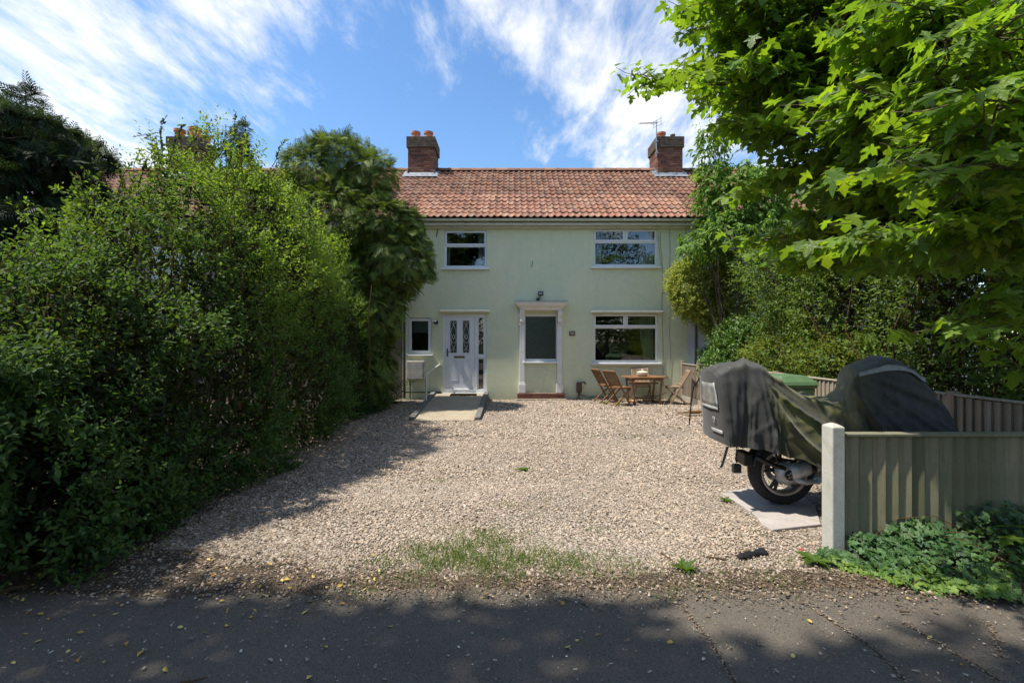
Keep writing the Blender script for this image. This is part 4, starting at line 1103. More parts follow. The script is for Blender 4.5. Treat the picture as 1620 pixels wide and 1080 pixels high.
# ================================================================== tall privet hedge along the left side
hedge = thing('hedge', 'tall overgrown privet hedge running along the left edge of the gravel drive', 'hedge', (-4.4, 7.0, 0))
HP = np.array([(-3.22, 0.0), (-3.04, .10), (-2.98, .25), (-3.00, .45), (-3.10, .62), (-3.32, .78), (-3.62, .91), (-3.98, .99), (-4.4, 1.0), (-4.8, .90), (-5.0, .62), (-5.0, .3)])
HYS = [2.9, 3.6, 4.3, 5.0, 6.0, 7.0, 7.8, 8.6, 9.4, 10.4, 11.5, 13.4]
HHS = [1.55, 1.75, 2.2, 2.85, 3.75, 4.3, 4.40, 4.1, 3.6, 3.1, 2.6, 2.3]
def hedge_pt(y, v):
    seg = np.linspace(0, 1, len(HP)); x = np.interp(v, seg, HP[:, 0]); zf = np.interp(v, seg, HP[:, 1])
    H = np.interp(y, HYS, HHS); 
    x = x + np.where(y < 4.4, (y - 4.4) * 0.22, 0) + (y - 4) * -0.035
    return np.stack([x, y, zf * H], -1)
def hedge_shell(n):
    y = rng.uniform(3.25, 13.3, n); v = rng.uniform(0.0, 1.0, n) ** 1.15
    w = np.interp(y, [3, 6, 9, 13], [1.0, 0.85, 0.6, 0.4]); w = w * np.where((v > .5) & (y > 4.6), .85, 1.0); k = rng.random(n) < w; y, v = y[k], v[k]
    P = hedge_pt(y, v); e = 0.01
    tv = hedge_pt(y, np.minimum(v + e, 1)) - hedge_pt(y, np.maximum(v - e, 0)); ty = hedge_pt(y + .05, v) - hedge_pt(y - .05, v)
    N = unit(np.cross(ty, tv)); N *= np.sign((N * np.array([1, -.1, .6])).sum(1))[:, None]
    # near end of the hedge, facing the pavement
    m = int(n * 0.10); yy = np.full(m, 3.25); a = hedge_pt(yy, np.full(m, 0.35)); H = np.interp(3.3, HYS, HHS)
    Q = np.stack([rng.uniform(-5.0, -3.25, m), 3.28 + rng.uniform(-.08, .1, m), rng.uniform(0.02, H, m)], -1)
    P = np.concatenate([P, Q]); N = np.concatenate([N, np.tile([[.15, -1, .2]], (m, 1))])
    lump = noise3(P, 0.9, 3.3) * 0.55 + noise3(P, 2.2, 8.1) * 0.5 + noise3(P, 6.0, 2.7) * 0.06
    return P + N * lump[:, None], unit(N)
P, N = hedge_shell(12000)
D = N * 0.7 + UP * 0.55 + rnd(len(P)) * 0.42
pos, fwd, nrm, size = shoots(P - N * 0.05, D, rng.uniform(.14, .40, len(P)), 11, 0.056, 0.85)
tone = np.clip(noise3(pos[::11], 0.55, 6.6), -1, 1)
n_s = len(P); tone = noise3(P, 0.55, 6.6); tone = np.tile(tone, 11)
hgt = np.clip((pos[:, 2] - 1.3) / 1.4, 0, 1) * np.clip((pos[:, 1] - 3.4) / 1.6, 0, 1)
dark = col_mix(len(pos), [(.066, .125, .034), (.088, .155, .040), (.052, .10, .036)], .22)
fresh_sunlit = col_mix(len(pos), [(.20, .30, .052), (.155, .25, .046), (.26, .34, .075)], .2)  # lighter leaves towards the top: new growth, with the sunlit look painted in
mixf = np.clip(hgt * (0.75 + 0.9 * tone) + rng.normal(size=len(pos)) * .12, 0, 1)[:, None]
C = dark * (1 - mixf) + fresh_sunlit * mixf
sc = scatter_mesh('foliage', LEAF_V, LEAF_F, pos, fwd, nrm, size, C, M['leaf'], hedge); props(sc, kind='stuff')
# inner leaves
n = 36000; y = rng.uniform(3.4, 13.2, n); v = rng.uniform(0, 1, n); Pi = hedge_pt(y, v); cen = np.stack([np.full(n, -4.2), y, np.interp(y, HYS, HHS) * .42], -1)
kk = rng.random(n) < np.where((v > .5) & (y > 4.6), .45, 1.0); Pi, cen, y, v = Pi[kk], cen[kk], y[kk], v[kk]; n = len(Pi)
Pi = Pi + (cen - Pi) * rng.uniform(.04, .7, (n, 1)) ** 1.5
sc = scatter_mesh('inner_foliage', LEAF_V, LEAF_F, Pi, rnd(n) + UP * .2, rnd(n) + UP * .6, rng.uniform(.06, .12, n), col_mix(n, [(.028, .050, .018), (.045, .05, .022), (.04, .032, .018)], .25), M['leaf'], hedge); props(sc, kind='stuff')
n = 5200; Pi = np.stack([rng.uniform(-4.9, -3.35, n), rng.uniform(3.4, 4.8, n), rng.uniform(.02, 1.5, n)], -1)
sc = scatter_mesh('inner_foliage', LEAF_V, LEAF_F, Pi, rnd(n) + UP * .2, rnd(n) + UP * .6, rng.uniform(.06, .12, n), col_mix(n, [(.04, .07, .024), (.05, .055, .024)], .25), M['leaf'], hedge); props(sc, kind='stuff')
# long unclipped shoots above the top
ls_p, ls_d, paths = [], [], []
def long_shoot(base, tip, leaves_from=0.35, nl=26, size=0.06, r=0.007):
    pth = wpath(base, tip, 8, 0.10); paths.append((pth, r, 0.003))
    for i in range(nl):
        t = leaves_from + (1 - leaves_from) * i / nl; k_ = t * 7; a, b_ = pth[int(k_)], pth[min(int(k_) + 1, 7)]
        ls_p.append(a.lerp(b_, k_ % 1)); ls_d.append(size)
for (x, y_, Y, x2, y2, nl) in ((250, 262, 6.4, 262, 186, 40), (262, 250, 6.4, 290, 196, 30), (250, 250, 6.4, 236, 212, 26), (100 + 70, 330, 5.6, 146, 226, 9), (372, 260, 7.6, 374, 176, 34), (372, 255, 7.6, 388, 182, 24),
                               (200, 300, 5.8, 185, 258, 24), (215, 300, 5.8, 232, 250, 24), (165, 330, 5.2, 130, 262, 22), (140, 340, 5, 118, 280, 22), (300, 270, 6.8, 310, 236, 20), (330, 270, 6.8, 342, 232, 20), (430, 250, 7.4, 452, 222, 18), (480, 280, 8, 505, 246, 18), (520, 330, 8, 552, 300, 20), (560, 350, 8.5, 590, 330, 18), (90, 380, 4.6, 70, 330, 18), (150, 320, 5.1, 165, 270, 20)):
    long_shoot(at(x, y_ + 14, Y), at(x2, y2, Y), 0.72 if nl == 9 else 0.25, nl)
for i in range(150):
    y = rng.uniform(3.4, 10); v = rng.uniform(.45, .9); p = hedge_pt(np.array(y), np.array(v)); 
    long_shoot(p, p + np.array([rng.uniform(-.15, .35), rng.uniform(-.2, .2), rng.uniform(.25, .6)]), 0.3, 16, 0.052, 0.004)
lp = np.array(ls_p); n = len(lp)
sc = scatter_mesh('shoot_leaves', LEAF_V, LEAF_F, lp, rnd(n) * .8 + UP * .5, rnd(n) * .5 + UP, np.array(ls_d) * rng.uniform(.8, 1.3, n), col_mix(n, [(.06, .10, .025), (.10, .15, .03), (.04, .07, .025)], .2), M['leaf'], hedge); props(sc, kind='stuff')
for i in range(150):
    y = rng.uniform(3.5, 12); H = np.interp(y, HYS, HHS); x = rng.uniform(-5.4, -3.5)
    paths.append((wpath((x, y, 0), (x + rng.uniform(-.3, .7), y + rng.uniform(-.5, .5), H * rng.uniform(.6, .98)), 7, .14), rng.uniform(.010, .022), .004))
stems_tube('stems', paths, M['twig'], hedge)
local(hedge)

# ================================================================== conifers on the left
def conifer(name, label, base, blobs, per, spray, cols, trunk_h, lump=.15, droop=.55, fill=26):
    t = thing(name, label, 'tree', base)
    P, N = blob_shell(blobs, per, (0.84, 1.05), lump)
    n = len(P); out = N * 0.85 + np.array([0, 0, -droop]) * (1 - np.abs(N[:, 2:3])) + rnd(n) * .38
    o = scatter_mesh('crown', SPRAY_V, SPRAY_F, P - unit(out) * spray * .45, out, N * .55 + UP * .8 + rnd(n) * .35, spray * rng.uniform(.6, 1.25, n), col_mix(n, cols, .22), M['needle'], t); props(o, kind='stuff')
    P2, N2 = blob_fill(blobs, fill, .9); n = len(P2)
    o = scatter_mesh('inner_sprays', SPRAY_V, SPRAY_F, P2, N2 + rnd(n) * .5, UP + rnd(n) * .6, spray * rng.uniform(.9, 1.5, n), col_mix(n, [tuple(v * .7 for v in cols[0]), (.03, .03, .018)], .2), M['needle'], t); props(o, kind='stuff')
    mb = MB(); b = Vector(base); mb.tube(wpath(b, b + Vector((0, 0, trunk_h)), 8, .02), [.16 - .13 * i / 7 for i in range(8)], 9); mb.build('trunk', M['bark'], t, smooth=True)
    br = []
    for q in blobs:
        c = Vector(q[0]); s = Vector((b.x, b.y, max(.4, min(trunk_h, c.z - .5)))); br.append((wpath(s, c, 6, .1), .05, .012))
        for i in range(3): br.append((wpath(c, c + Vector((rng.normal() * q[1][0], rng.normal() * q[1][1], rng.normal() * q[1][2])) * .5, 5, .15), .018, .005))
    stems_tube('branches', br, M['bark'], t)
    local(t)
    return t
conifer('cypress_tree', 'dense green cypress with drooping feathery sprays overlapping the left of the green house', (-3.9, 12.0, 0),
        [((-3.62, 11.7, 1.1), (.72, .95, 1.4)), ((-3.55, 11.8, 2.4), (.80, .95, 1.0)), ((-2.95, 11.9, 3.72), (1.02, .95, .85)), ((-3.4, 11.8, 4.5), (1.05, .95, .75)), ((-2.75, 11.9, 4.55), (.55, .6, .45)),
         ((-4.8, 11.9, 5.85), (.85, .8, .68)), ((-4.15, 11.9, 6.15), (.72, .8, .62)), ((-3.55, 11.9, 5.75), (.66, .7, .52)), ((-4.3, 11.6, 4.6), (1.2, .9, .9)), ((-5.35, 11.8, 5.3), (.6, .6, .5)), ((-4.6, 11.6, 2.8), (1.3, 1, 1.9))],
        128, .29, [(.11, .185, .046), (.165, .24, .05), (.24, .29, .062)], 5.8, fill=30)
cedar_blobs = [((-8.1, 8.1, 1.6), (1.25, 1.2, 1.6)), ((-8.1, 8.1, 3.2), (.95, .95, .9)), ((-8.15, 8.1, 4.4), (.6, .6, .7)), ((-8.2, 8.1, 5.5), (.3, .3, .5))]
for q in range(34):
    z_ = 1.6 + 3.9 * (q / 33); a_ = q * 2.4; r_ = (1.75 - .27 * z_) * rng.uniform(.75, 1.15) + .25
    cedar_blobs.append(((-8.1 + r_ * math.cos(a_), 8.1 + r_ * math.sin(a_) * .9, z_ - .12), (.52, .52, .17), 1.25))
conifer('cedar_tree', 'dark blue-green conifer with spreading boughs at the far left behind the hedge', (-8.1, 8.2, 0),
        cedar_blobs,
        150, .25, [(.030, .052, .030), (.044, .074, .038), (.056, .085, .038)], 5.6, fill=16, lump=.06, droop=.35)
conifer('spire_conifer', 'slim pointed conifer rising behind the middle of the hedge', (-6.35, 11.2, 0),
        [((-6.35, 11.2, 4.2), (.62, .6, 1.6)), ((-6.33, 11.2, 5.6), (.36, .36, .95)), ((-6.3, 11.2, 6.25), (.2, .2, .55))], 260, .18, [(.05, .08, .028), (.08, .11, .036)], 6.4)

# ================================================================== right-hand garden plants
def shrub(name, label, cat, base, blobs, per, nl, lsize, L, cols, mat='leaf', tv=LEAF_V, droop=0.0, up=0.45, fill=60, stem_n=14, stem_mat='twig', stem_r=(.008, .018), lump=.14, zmin=0.05, lean=.45):
    t = thing(name, label, cat, base)
    P, N = blob_shell(blobs, per, (0.8, 1.05), lump); k = P[:, 2] > zmin; P, N = P[k], N[k]
    D = N * .75 + UP * up + rnd(len(P)) * .45 + np.array([0, 0, -droop])
    pos, fwd, nrm, size = shoots(P, D, rng.uniform(L * .6, L * 1.3, len(P)), nl, lsize, .8, .25, droop)
    if droop: fwd = fwd + np.array([0, 0, -droop])
    o = scatter_mesh('foliage', tv, LEAF_F, pos, fwd, nrm, size, col_mix(len(pos), cols, .22), M[mat], t); props(o, kind='stuff')
    if fill:
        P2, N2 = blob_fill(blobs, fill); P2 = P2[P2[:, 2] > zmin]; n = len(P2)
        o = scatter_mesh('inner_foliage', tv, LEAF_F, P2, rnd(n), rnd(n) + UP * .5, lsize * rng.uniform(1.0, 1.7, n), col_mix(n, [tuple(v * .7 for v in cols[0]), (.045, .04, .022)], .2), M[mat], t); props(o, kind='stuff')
    br = []; b = Vector(base)
    for i in range(stem_n):
        q = blobs[i % len(blobs)]; c = Vector(q[0]) + Vector((rng.normal() * q[1][0], rng.normal() * q[1][1], rng.normal() * q[1][2])) * .55
        s = Vector((c.x * lean + b.x * (1 - lean) + rng.normal() * lean * .33, c.y * lean + b.y * (1 - lean) + rng.normal() * lean * .33, 0))
        br.append((wpath(s, c, 7, .13), rng.uniform(*stem_r), .003))
    if br: stems_tube('stems', br, M[stem_mat], t)
    local(t)
    return t
shrub('thicket', 'tangled dark privet thicket with bare brown stems behind the right-hand fence', 'shrub', (6.3, 7.6, 0),
      [((6.55, 5.0, 1.7), (1.15, 1.1, 1.6)), ((6.5, 6.6, 2.0), (1.25, 1.25, 1.95)), ((6.4, 8.2, 2.0), (1.3, 1.25, 1.95)), ((6.3, 9.7, 1.7), (1.2, 1.15, 1.7)), ((7.4, 6.0, 2.8), (1.2, 1.5, 1.3)), ((7.3, 8.4, 2.7), (1.3, 1.5, 1.2)), ((6.2, 7.9, 3.5), (1.1, 1.5, .9)), ((6.0, 9.7, 3.0), (1.1, 1.2, .9)), ((6.4, 6.2, 3.5), (1.0, 1.2, .7))],
      62, 9, .068, .30, [(.11, .19, .045), (.17, .25, .052), (.12, .15, .05)], fill=360, stem_n=190, stem_r=(.006, .016), lump=.3)
shrub('laurel_shrub', 'bright glossy green shrub against the white neighbouring house', 'shrub', (5.7, 11.5, 0),
      [((5.62, 11.6, 1.15), (.72, .8, .95)), ((6.3, 11.2, 1.3), (.7, .8, 1.0)), ((5.4, 12.4, .9), (.5, .6, .7))], 190, 8, .085, .2, [(.09, .19, .035), (.15, .27, .045), (.065, .14, .03)], 'leaf_glossy', fill=50, stem_n=12)
shrub('golden_shrub', 'yellow-green small leaved shrub behind the green wheelie bin', 'shrub', (5.9, 9.9, 0),
      [((5.55, 10.1, 1.0), (.55, .7, .8)), ((6.0, 9.3, 1.15), (.7, .8, .95)), ((5.6, 8.2, .9), (.5, .7, .75))], 170, 9, .05, .24, [(.20, .25, .04), (.12, .18, .036), (.26, .28, .05)], fill=50, stem_n=14)
shrub('climbing_ivy', 'bushy golden-green creeper around a trunk between the green and white houses', 'climber', (5.62, 12.9, 0),
      [((4.86, 12.85, 3.15), (.62, .40, .72)), ((5.25, 12.8, 3.55), (.55, .42, .5)), ((5.5, 12.85, 2.35), (.36, .32, .75)), ((5.1, 12.85, 2.55), (.4, .3, .35)), ((5.72, 12.85, 1.6), (.3, .3, .7)), ((5.9, 12.8, 2.9), (.5, .4, .6))],
      330, 9, .066, .24, [(.32, .36, .075), (.20, .27, .055), (.40, .41, .11)], fill=120, stem_n=0, droop=.15)
ct = thing('creeper_trunk', 'gnarled ivy-clad trunk standing against the white house', 'tree', (5.75, 13.0, 0))
stems_tube('trunk', [(wpath((5.75, 13.0, 0), (5.55, 12.95, 3.4), 8, .04), .13, .07), (wpath((5.8, 12.95, .6), (5.5, 12.85, 3.0), 8, .08), .04, .02), (wpath((5.62, 13.0, 2.0), (5.1, 12.9, 3.3), 7, .08), .05, .015), (wpath((5.62, 13.0, 2.2), (6.1, 12.8, 3.6), 7, .1), .04, .012)], M['bark'], ct, 8, None)
P = np.array([(5.72 - .05 * z + rng.normal() * .11, 12.86 + rng.normal() * .04, z) for z in rng.uniform(.4, 3.1, 700)]); n = len(P)
o = scatter_mesh('crown', IVY_V, IVY_F, P, rnd(n) + np.array([0, -.4, -.6]), rnd(n) * .5 + np.array([0, -1, .4]), rng.uniform(.05, .09, n), col_mix(n, [(.05, .085, .022), (.09, .11, .03)], .2), M['leaf_glossy'], ct); props(o, kind='stuff')
local(ct)
shrub('cherry_tree', 'slender cherry with long drooping leaves reaching up past the right chimney', 'tree', (5.75, 12.3, 0),
      [((5.05, 12.1, 6.2), (.26, .26, .95)), ((5.15, 12.1, 5.0), (.36, .4, .8)), ((5.75, 12.0, 5.3), (.5, .5, .75)), ((6.25, 12.0, 5.35), (.5, .5, .6)), ((5.45, 12.0, 4.4), (.75, .55, .42)), ((4.75, 12.1, 4.15), (.38, .35, .22)), ((6.4, 11.9, 4.5), (.7, .6, .5)), ((6.6, 11.8, 3.6), (.8, .6, .6))],
      70, 7, .135, .26, [(.14, .25, .05), (.22, .34, .06), (.10, .18, .045)], 'leaf', [(x * 1.35, y, z) for x, y, z in LANCE_V], .5, .2, fill=26, stem_n=18, stem_mat='bark', stem_r=(.02, .04), zmin=1.2, lean=.06)

# ================================================================== maple over the right-hand side
maple = thing('maple_tree', 'maple with big lobed leaves overhanging the right-hand side above the fence', 'tree', (3.75, 2.35, 0))
mtrunk = MB()
T0 = Vector((3.75, 2.35, 0)); T1 = Vector((3.62, 2.40, 1.9)); T2 = Vector((3.2, 2.75, 2.75))
mtrunk.tube([T0, Vector((3.74, 2.36, .6)), Vector((3.70, 2.38, 1.3)), T1, Vector((3.45, 2.5, 2.35)), T2, Vector((2.75, 2.95, 3.3))], [.15, .125, .11, .095, .07, .05, .03], 12)
mtrunk.tube([T1, Vector((3.68, 2.3, 2.7)), Vector((3.5, 2.2, 3.6)), Vector((3.2, 2.3, 4.6))], [.085, .08, .06, .04], 10)
mtrunk.tube([T2, Vector((3.0, 3.4, 3.0)), Vector((2.9, 3.9, 3.2)), Vector((2.6, 4.2, 3.9))], [.05, .042, .035, .02], 9)
mtrunk.tube([T1, Vector((3.5, 3.2, 2.3)), Vector((3.3, 4.3, 2.6))], [.06, .045, .03], 9)
mtrunk.build('trunk', M['bark_grey'], maple, smooth=True)
hubs = [T2, Vector((2.75, 2.95, 3.3)), Vector((2.9, 3.9, 3.2)), Vector((3.3, 4.3, 2.6)), Vector((2.6, 4.2, 3.9)), Vector((3.5, 2.2, 3.6)), Vector((3.45, 2.5, 2.35)), T1, Vector((3.2, 2.3, 4.6))]
tips = [at(1030, 128, 5.2), at(1095, 12, 5.0), at(1490, 20, 2.5), at(1480, 120, 2.4), at(1500, 220, 2.3), at(1570, 60, 2.2), at(1580, 160, 2.0), at(1590, 260, 2.1), at(1600, 350, 2.4), at(1600, 470, 2.8), at(1570, 540, 3.1), at(1650, 520, 2.5), at(1640, 40, 2.6),
        Vector((2.4, 3.6, 4.9)), Vector((3.1, 3.4, 5.2)), Vector((3.8, 3.2, 4.9)), Vector((4.4, 3.0, 4.3)), Vector((4.8, 2.6, 3.6)), Vector((4.7, 3.4, 3.2)), Vector((2.8, 2.2, 5.2)), Vector((3.6, 2.0, 5.4))]
while len(tips) < 165:      # boughs spread through the crown: low and outward on the garden side, deeper to the left
    x_, y_ = rng.uniform(1090, 1660), rng.uniform(-90, 440)
    if x_ < np.interp(y_, [-90, 60, 130, 190, 230, 300, 340, 400, 440], [1110, 1105, 1080, 1135, 1205, 1205, 1200, 1225, 1310]): continue
    Y_ = rng.uniform(3.9, 5.9) if x_ < 1330 else rng.uniform(2.8, 5.4)
    p_ = at(x_, y_, Y_)
    if min((p_ - q_).length for q_ in tips) < .17: continue
    tips.append(p_)
lp, lf, lnm, lsz, lpet, mbr = [], [], [], [], [], []
for tp in tips:
    hb = min(hubs, key=lambda h: (h - tp).length + (0.8 if h.z > tp.z + .3 else 0))
    path = wpath(hb, tp, 8, .09, -.03); mbr.append((path, .016, .005))
    nt = (21 if tp.y > 3.8 else 16) if (0 < tp.y and abs(CX + tp.x / tp.y * FPX - 1310) < 420 and CAM_H + .9 * tp.y > tp.z) else 6
    for q in range(nt):
        a = path[3 + (q % 5)]; ang = rng.uniform(0, 2 * math.pi); outd = (tp - hb); outd.z *= .3; outd.normalize()
        d = Vector((math.cos(ang), math.sin(ang), rng.uniform(-.25, .25))) * .7 + outd * .55
        ln = rng.uniform(.22, .48); e = a + d.normalized() * ln
        tw = wpath(a, e, 4, .12, .0); mbr.append((tw, .005, .0022))
        for k_ in range(8):
            t = .2 + .75 * (k_ // 2) / 3.2; base = tw[min(int(t * 3), 3)].lerp(tw[min(int(t * 3) + 1, 3)], (t * 3) % 1)
            dd = d.normalized(); sd = dd.cross(Vector((0, 0, 1))).normalized() * (1 if k_ % 2 else -1)
            pet = (dd * .4 + sd * .9 + Vector((0, 0, rng.uniform(-.1, .45)))).normalized()
            pl = rng.uniform(.05, .11); b2 = base + pet * pl
            f = pet * .75 + Vector((0, 0, -rng.uniform(.15, 1.1))) + Vector(rng.normal(size=3)) * .32
            lp.append(b2); lf.append(f); lnm.append(Vector((0, 0, 1.0)) + pet * .6 + Vector(rng.normal(size=3)) * .28); lsz.append(rng.uniform(.065, .128)); lpet.append((base, b2))
LP, LFW, LN, LS = np.array(lp), np.array(lf), np.array(lnm), np.array(lsz)
ok = LP[:, 1] > 1.25
px_, py_ = CX + LP[:, 0] / LP[:, 1] * FPX, CY - (LP[:, 2] - CAM_H) / LP[:, 1] * FPX
ok &= ~((px_ < 1075) & (py_ > 165)); LP, LFW, LN, LS, px_, py_ = LP[ok], LFW[ok], LN[ok], LS[ok], px_[ok], py_[ok]; lpet = [q for q, k_ in zip(lpet, ok) if k_]
apparent = LS / LP[:, 1] * ((px_ < 1660) & (py_ > -60) & (py_ < 700))
order = np.argsort(-apparent); near, rest = order[:290], order[290:]
MC = [(.14, .25, .040), (.19, .31, .042), (.25, .36, .048), (.10, .19, .036), (.15, .265, .05)]
LEAF_ME = []
for i, c in enumerate(MC * 2):
    v, f = outline_template([(x * (1 + rng.normal() * .05), y * (1 + rng.normal() * .04)) if 0 < j < len(MAPLE_HALF) - 1 else (x, y) for j, (x, y) in enumerate(MAPLE_HALF)], rng.uniform(.1, .5), rng.uniform(-.1, .3))
    LEAF_ME.append(MB().add(v, f, c).mesh('leaf', M['maple_leaf'], True, True))
mb_pet = MB()
for i in near:
    f = Vector(LFW[i]).normalized(); s = f.cross(Vector(LN[i])).normalized(); u = s.cross(f)
    o = link('leaf', LEAF_ME[rng.integers(len(LEAF_ME))], maple)
    m4 = Matrix((( s.x, f.x, u.x), (s.y, f.y, u.y), (s.z, f.z, u.z))).to_4x4() @ Matrix.Scale(LS[i], 4); m4.translation = Vector(LP[i])
    o.matrix_basis = m4
    mb_pet.tube([lpet[i][0], lpet[i][1]], .0014, 4, False)
for far, tv_, tf_ in ((False, MAPLE_V, MAPLE_F), (True, MAPLE_FAR_V, MAPLE_FAR_F)):
    r_ = rest[(LP[rest][:, 1] > 2.7) == far]
    o = scatter_mesh('crown', tv_, tf_, LP[r_], LFW[r_], LN[r_], LS[r_], col_mix(len(r_), MC, .2), M['maple_leaf'], maple); props(o, kind='stuff')
props(mb_pet.build('leaf_stalks', M['green_stem'], maple), kind='stuff')
stems_tube('branches', mbr, M['bark'], maple)
local(maple)

# ================================================================== trees that stand behind the camera (they shade the pavement and show in the panes)
def street_tree(label, base, blobs, nleaf, cols, trunk_h=3.2):
    t = thing('street_tree', label, 'tree', base); b = Vector(base)
    P, N = blob_shell(blobs, nleaf, (0.45, 1.05), .3); n = len(P)
    o = scatter_mesh('crown', LEAF_V, LEAF_F, P, rnd(n) + np.array([0, 0, -.3]), rnd(n) * .7 + UP, rng.uniform(.16, .30, n), col_mix(n, cols, .2), M['leaf'], t); props(o, kind='stuff')
    br = [(wpath(b, b + Vector((.1, 0, trunk_h)), 6, .03), .2, .13)]
    for q in blobs: br.append((wpath(b + Vector((.1, 0, trunk_h * .9)), Vector(q[0]), 7, .08), .08, .02))
    stems_tube('trunk', br, M['bark_grey'], t, 8, None); local(t)
    return t
GC = [(.05, .09, .022), (.07, .12, .026), (.04, .07, .02)]
street_tree('broad leafy tree on the pavement to the left of the viewer, shading the asphalt', (-6.6, 1.2, 0), [((-5.4, 1.75, 5.6), (1.8, .95, 1.1)), ((-3.4, 1.5, 6.3), (1.5, .9, .9)), ((-7.4, 1.8, 5.2), (1.6, 1.1, 1.3)), ((-4.8, .4, 7.0), (2.4, 1.3, 1.0)), ((-2.6, 1.0, 6.9), (1.3, .8, .6)), ((-6.4, .2, 6.0), (1.8, 1.4, 1.2)), ((-8.4, 1.4, 6.4), (1.4, 1.3, 1.0)), ((-1.7, 1.2, 7.3), (1.1, .8, .6))], 255, GC)
for (lab, x, y, r, h) in (('round dark tree across the road, left of the gap', -7.5, -15, 3.6, 9.2), ('tall dark tree across the road facing the drive', 0.8, -16.5, 3.9, 10.4), ('wide tree across the road, right of the gap', 8.4, -15, 4.4, 11.2)):
    street_tree(lab, (x, y, 0), [((x, y, h * .58), (r, r * .9, h * .44)), ((x + r * .5, y + .5, h * .4), (r * .7, r * .7, h * .3)), ((x - r * .5, y + .6, h * .42), (r * .7, r * .7, h * .32))], 52, GC)

shrub('hedge', 'clipped dark hedge across the road facing the green house', 'hedge', (1.5, -11.5, 0), [((x_, -11.5, 1.1), (2.0, .9, 1.35)) for x_ in (-9, -6, -3, 0, 3, 6, 9, 12)], 26, 5, .13, .3, [(.035, .06, .02), (.05, .08, .024)], fill=8, stem_n=16)

# ================================================================== fences
BOARD_MOSS = [(.29, .26, .17), (.21, .195, .12), (.33, .285, .19), (.17, .165, .10), (.25, .235, .15)]
BOARD_PALE = [(.40, .34, .27), (.36, .30, .23), (.43, .37, .30), (.33, .28, .22), (.38, .33, .27)]
def feather_mesh(w, h, col, mat):
    mb = MB(); j = [rng.uniform(-.003, .003) for _ in range(2)]
    mb.add([(0, 0, 0), (w, 0, 0), (w, -.034, 0), (0, -.006, 0), (0, 0, h + j[0]), (w, 0, h + j[1]), (w, -.034, h + j[1]), (0, -.006, h + j[0])],
           [(0, 1, 2, 3), (7, 6, 5, 4), (3, 2, 6, 7), (0, 4, 5, 1), (1, 5, 6, 2), (0, 3, 7, 4)], col)
    return mb.mesh('board', mat)
fx0, fy, fxe = 2.612, 3.82, 4.80
ff = thing('front_fence', 'low mossy feather-edge board fence facing the pavement, concrete post at its end', 'fence', ((fx0 + fxe) / 2, fy, 0))
meshes = [feather_mesh(.122, .815, c, M['board_mossy']) for c in BOARD_MOSS * 2]
x = fx0; i = 0
while x < fxe - .03:
    o = link('board', meshes[rng.integers(len(meshes))], ff, (x, fy, .105 + rng.uniform(-.006, .006)), (rng.uniform(-.006, .006), rng.uniform(-.006, .006), rng.uniform(-.012, .012))); x += .1045
MB().box((fx0, fy - .055, .922), (fxe, fy + .045, .946), (.24, .225, .165)).build('capping_rail', M['board_mossy'], ff, bevel=.005)
MB().box((fx0, fy - .02, -.01), (fxe, fy + .012, .102), (.20, .18, .14)).build('gravel_board', M['post_concrete'], ff, bevel=.004)
for z in (.25, .72): MB().box((fx0, fy + .004, z), (fxe, fy + .05, z + .06), (.2, .18, .13)).build('rail', M['board_mossy'], ff)
pc = MB(); a, b, c, d = 2.502, 2.602, 3.75, 3.885
vs = [(a, c, -.05), (b, c, -.05), (b, d, -.05), (a, d, -.05), (a, c, 1.0), (b, c, 1.0), (b, d, 1.0), (a, d, 1.0), (a + .035, c + .045, 1.022), (b - .035, c + .045, 1.022), (b - .035, d - .04, 1.022), (a + .035, d - .04, 1.022)]
pc.add(vs, [(0, 3, 2, 1), (0, 1, 5, 4), (1, 2, 6, 5), (2, 3, 7, 6), (3, 0, 4, 7), (4, 5, 9, 8), (5, 6, 10, 9), (6, 7, 11, 10), (7, 4, 8, 11), (8, 9, 10, 11)])
pc.build('concrete_post', M['post_concrete'], ff, bevel=.008)
MB().box((4.80, 3.76, -.02), (4.90, 3.89, 1.03)).build('concrete_post', M['post_concrete'], ff, bevel=.008)
local(ff)
sf = thing('side_fence', 'weathered vertical board fence along the right side of the gravel drive', 'fence', (4.9, 8.8, 0))
posts_y = [13.72, 12.55, 10.7, 8.85, 7.0, 5.3, 4.02]
for k_, (ya, yb_) in enumerate(zip(posts_y[1:], posts_y[:-1])):
    top = 1.03 if k_ == 0 else 1.075
    y = ya + .05
    pal = BOARD_PALE; mm = M['board_pale']
    mset = [feather_mesh(.115, top - .16, c, mm) for c in pal]
    while y < yb_ - .06:
        link('board', mset[rng.integers(len(mset))], sf, (4.87, y + .1, .15 + rng.uniform(-.006, .006)), (0, 0, R(-90) + rng.uniform(-.02, .02))); y += .1
    MB().box((4.835, ya + .05, -.01), (4.875, yb_ - .05, .145)).build('gravel_board', M['gravel_board'], sf, bevel=.004)
    MB().box((4.826, ya + .05, top + .002), (4.895, yb_ - .05, top + .024), (.42, .37, .30)).build('capping_rail', M['board_pale'], sf, bevel=.004)
for y in posts_y: MB().box((4.83, y - .045, -.02), (4.92, y + .045, 1.12), (.36, .29, .22)).build('post', M['board_pale'], sf, bevel=.006)
local(sf)

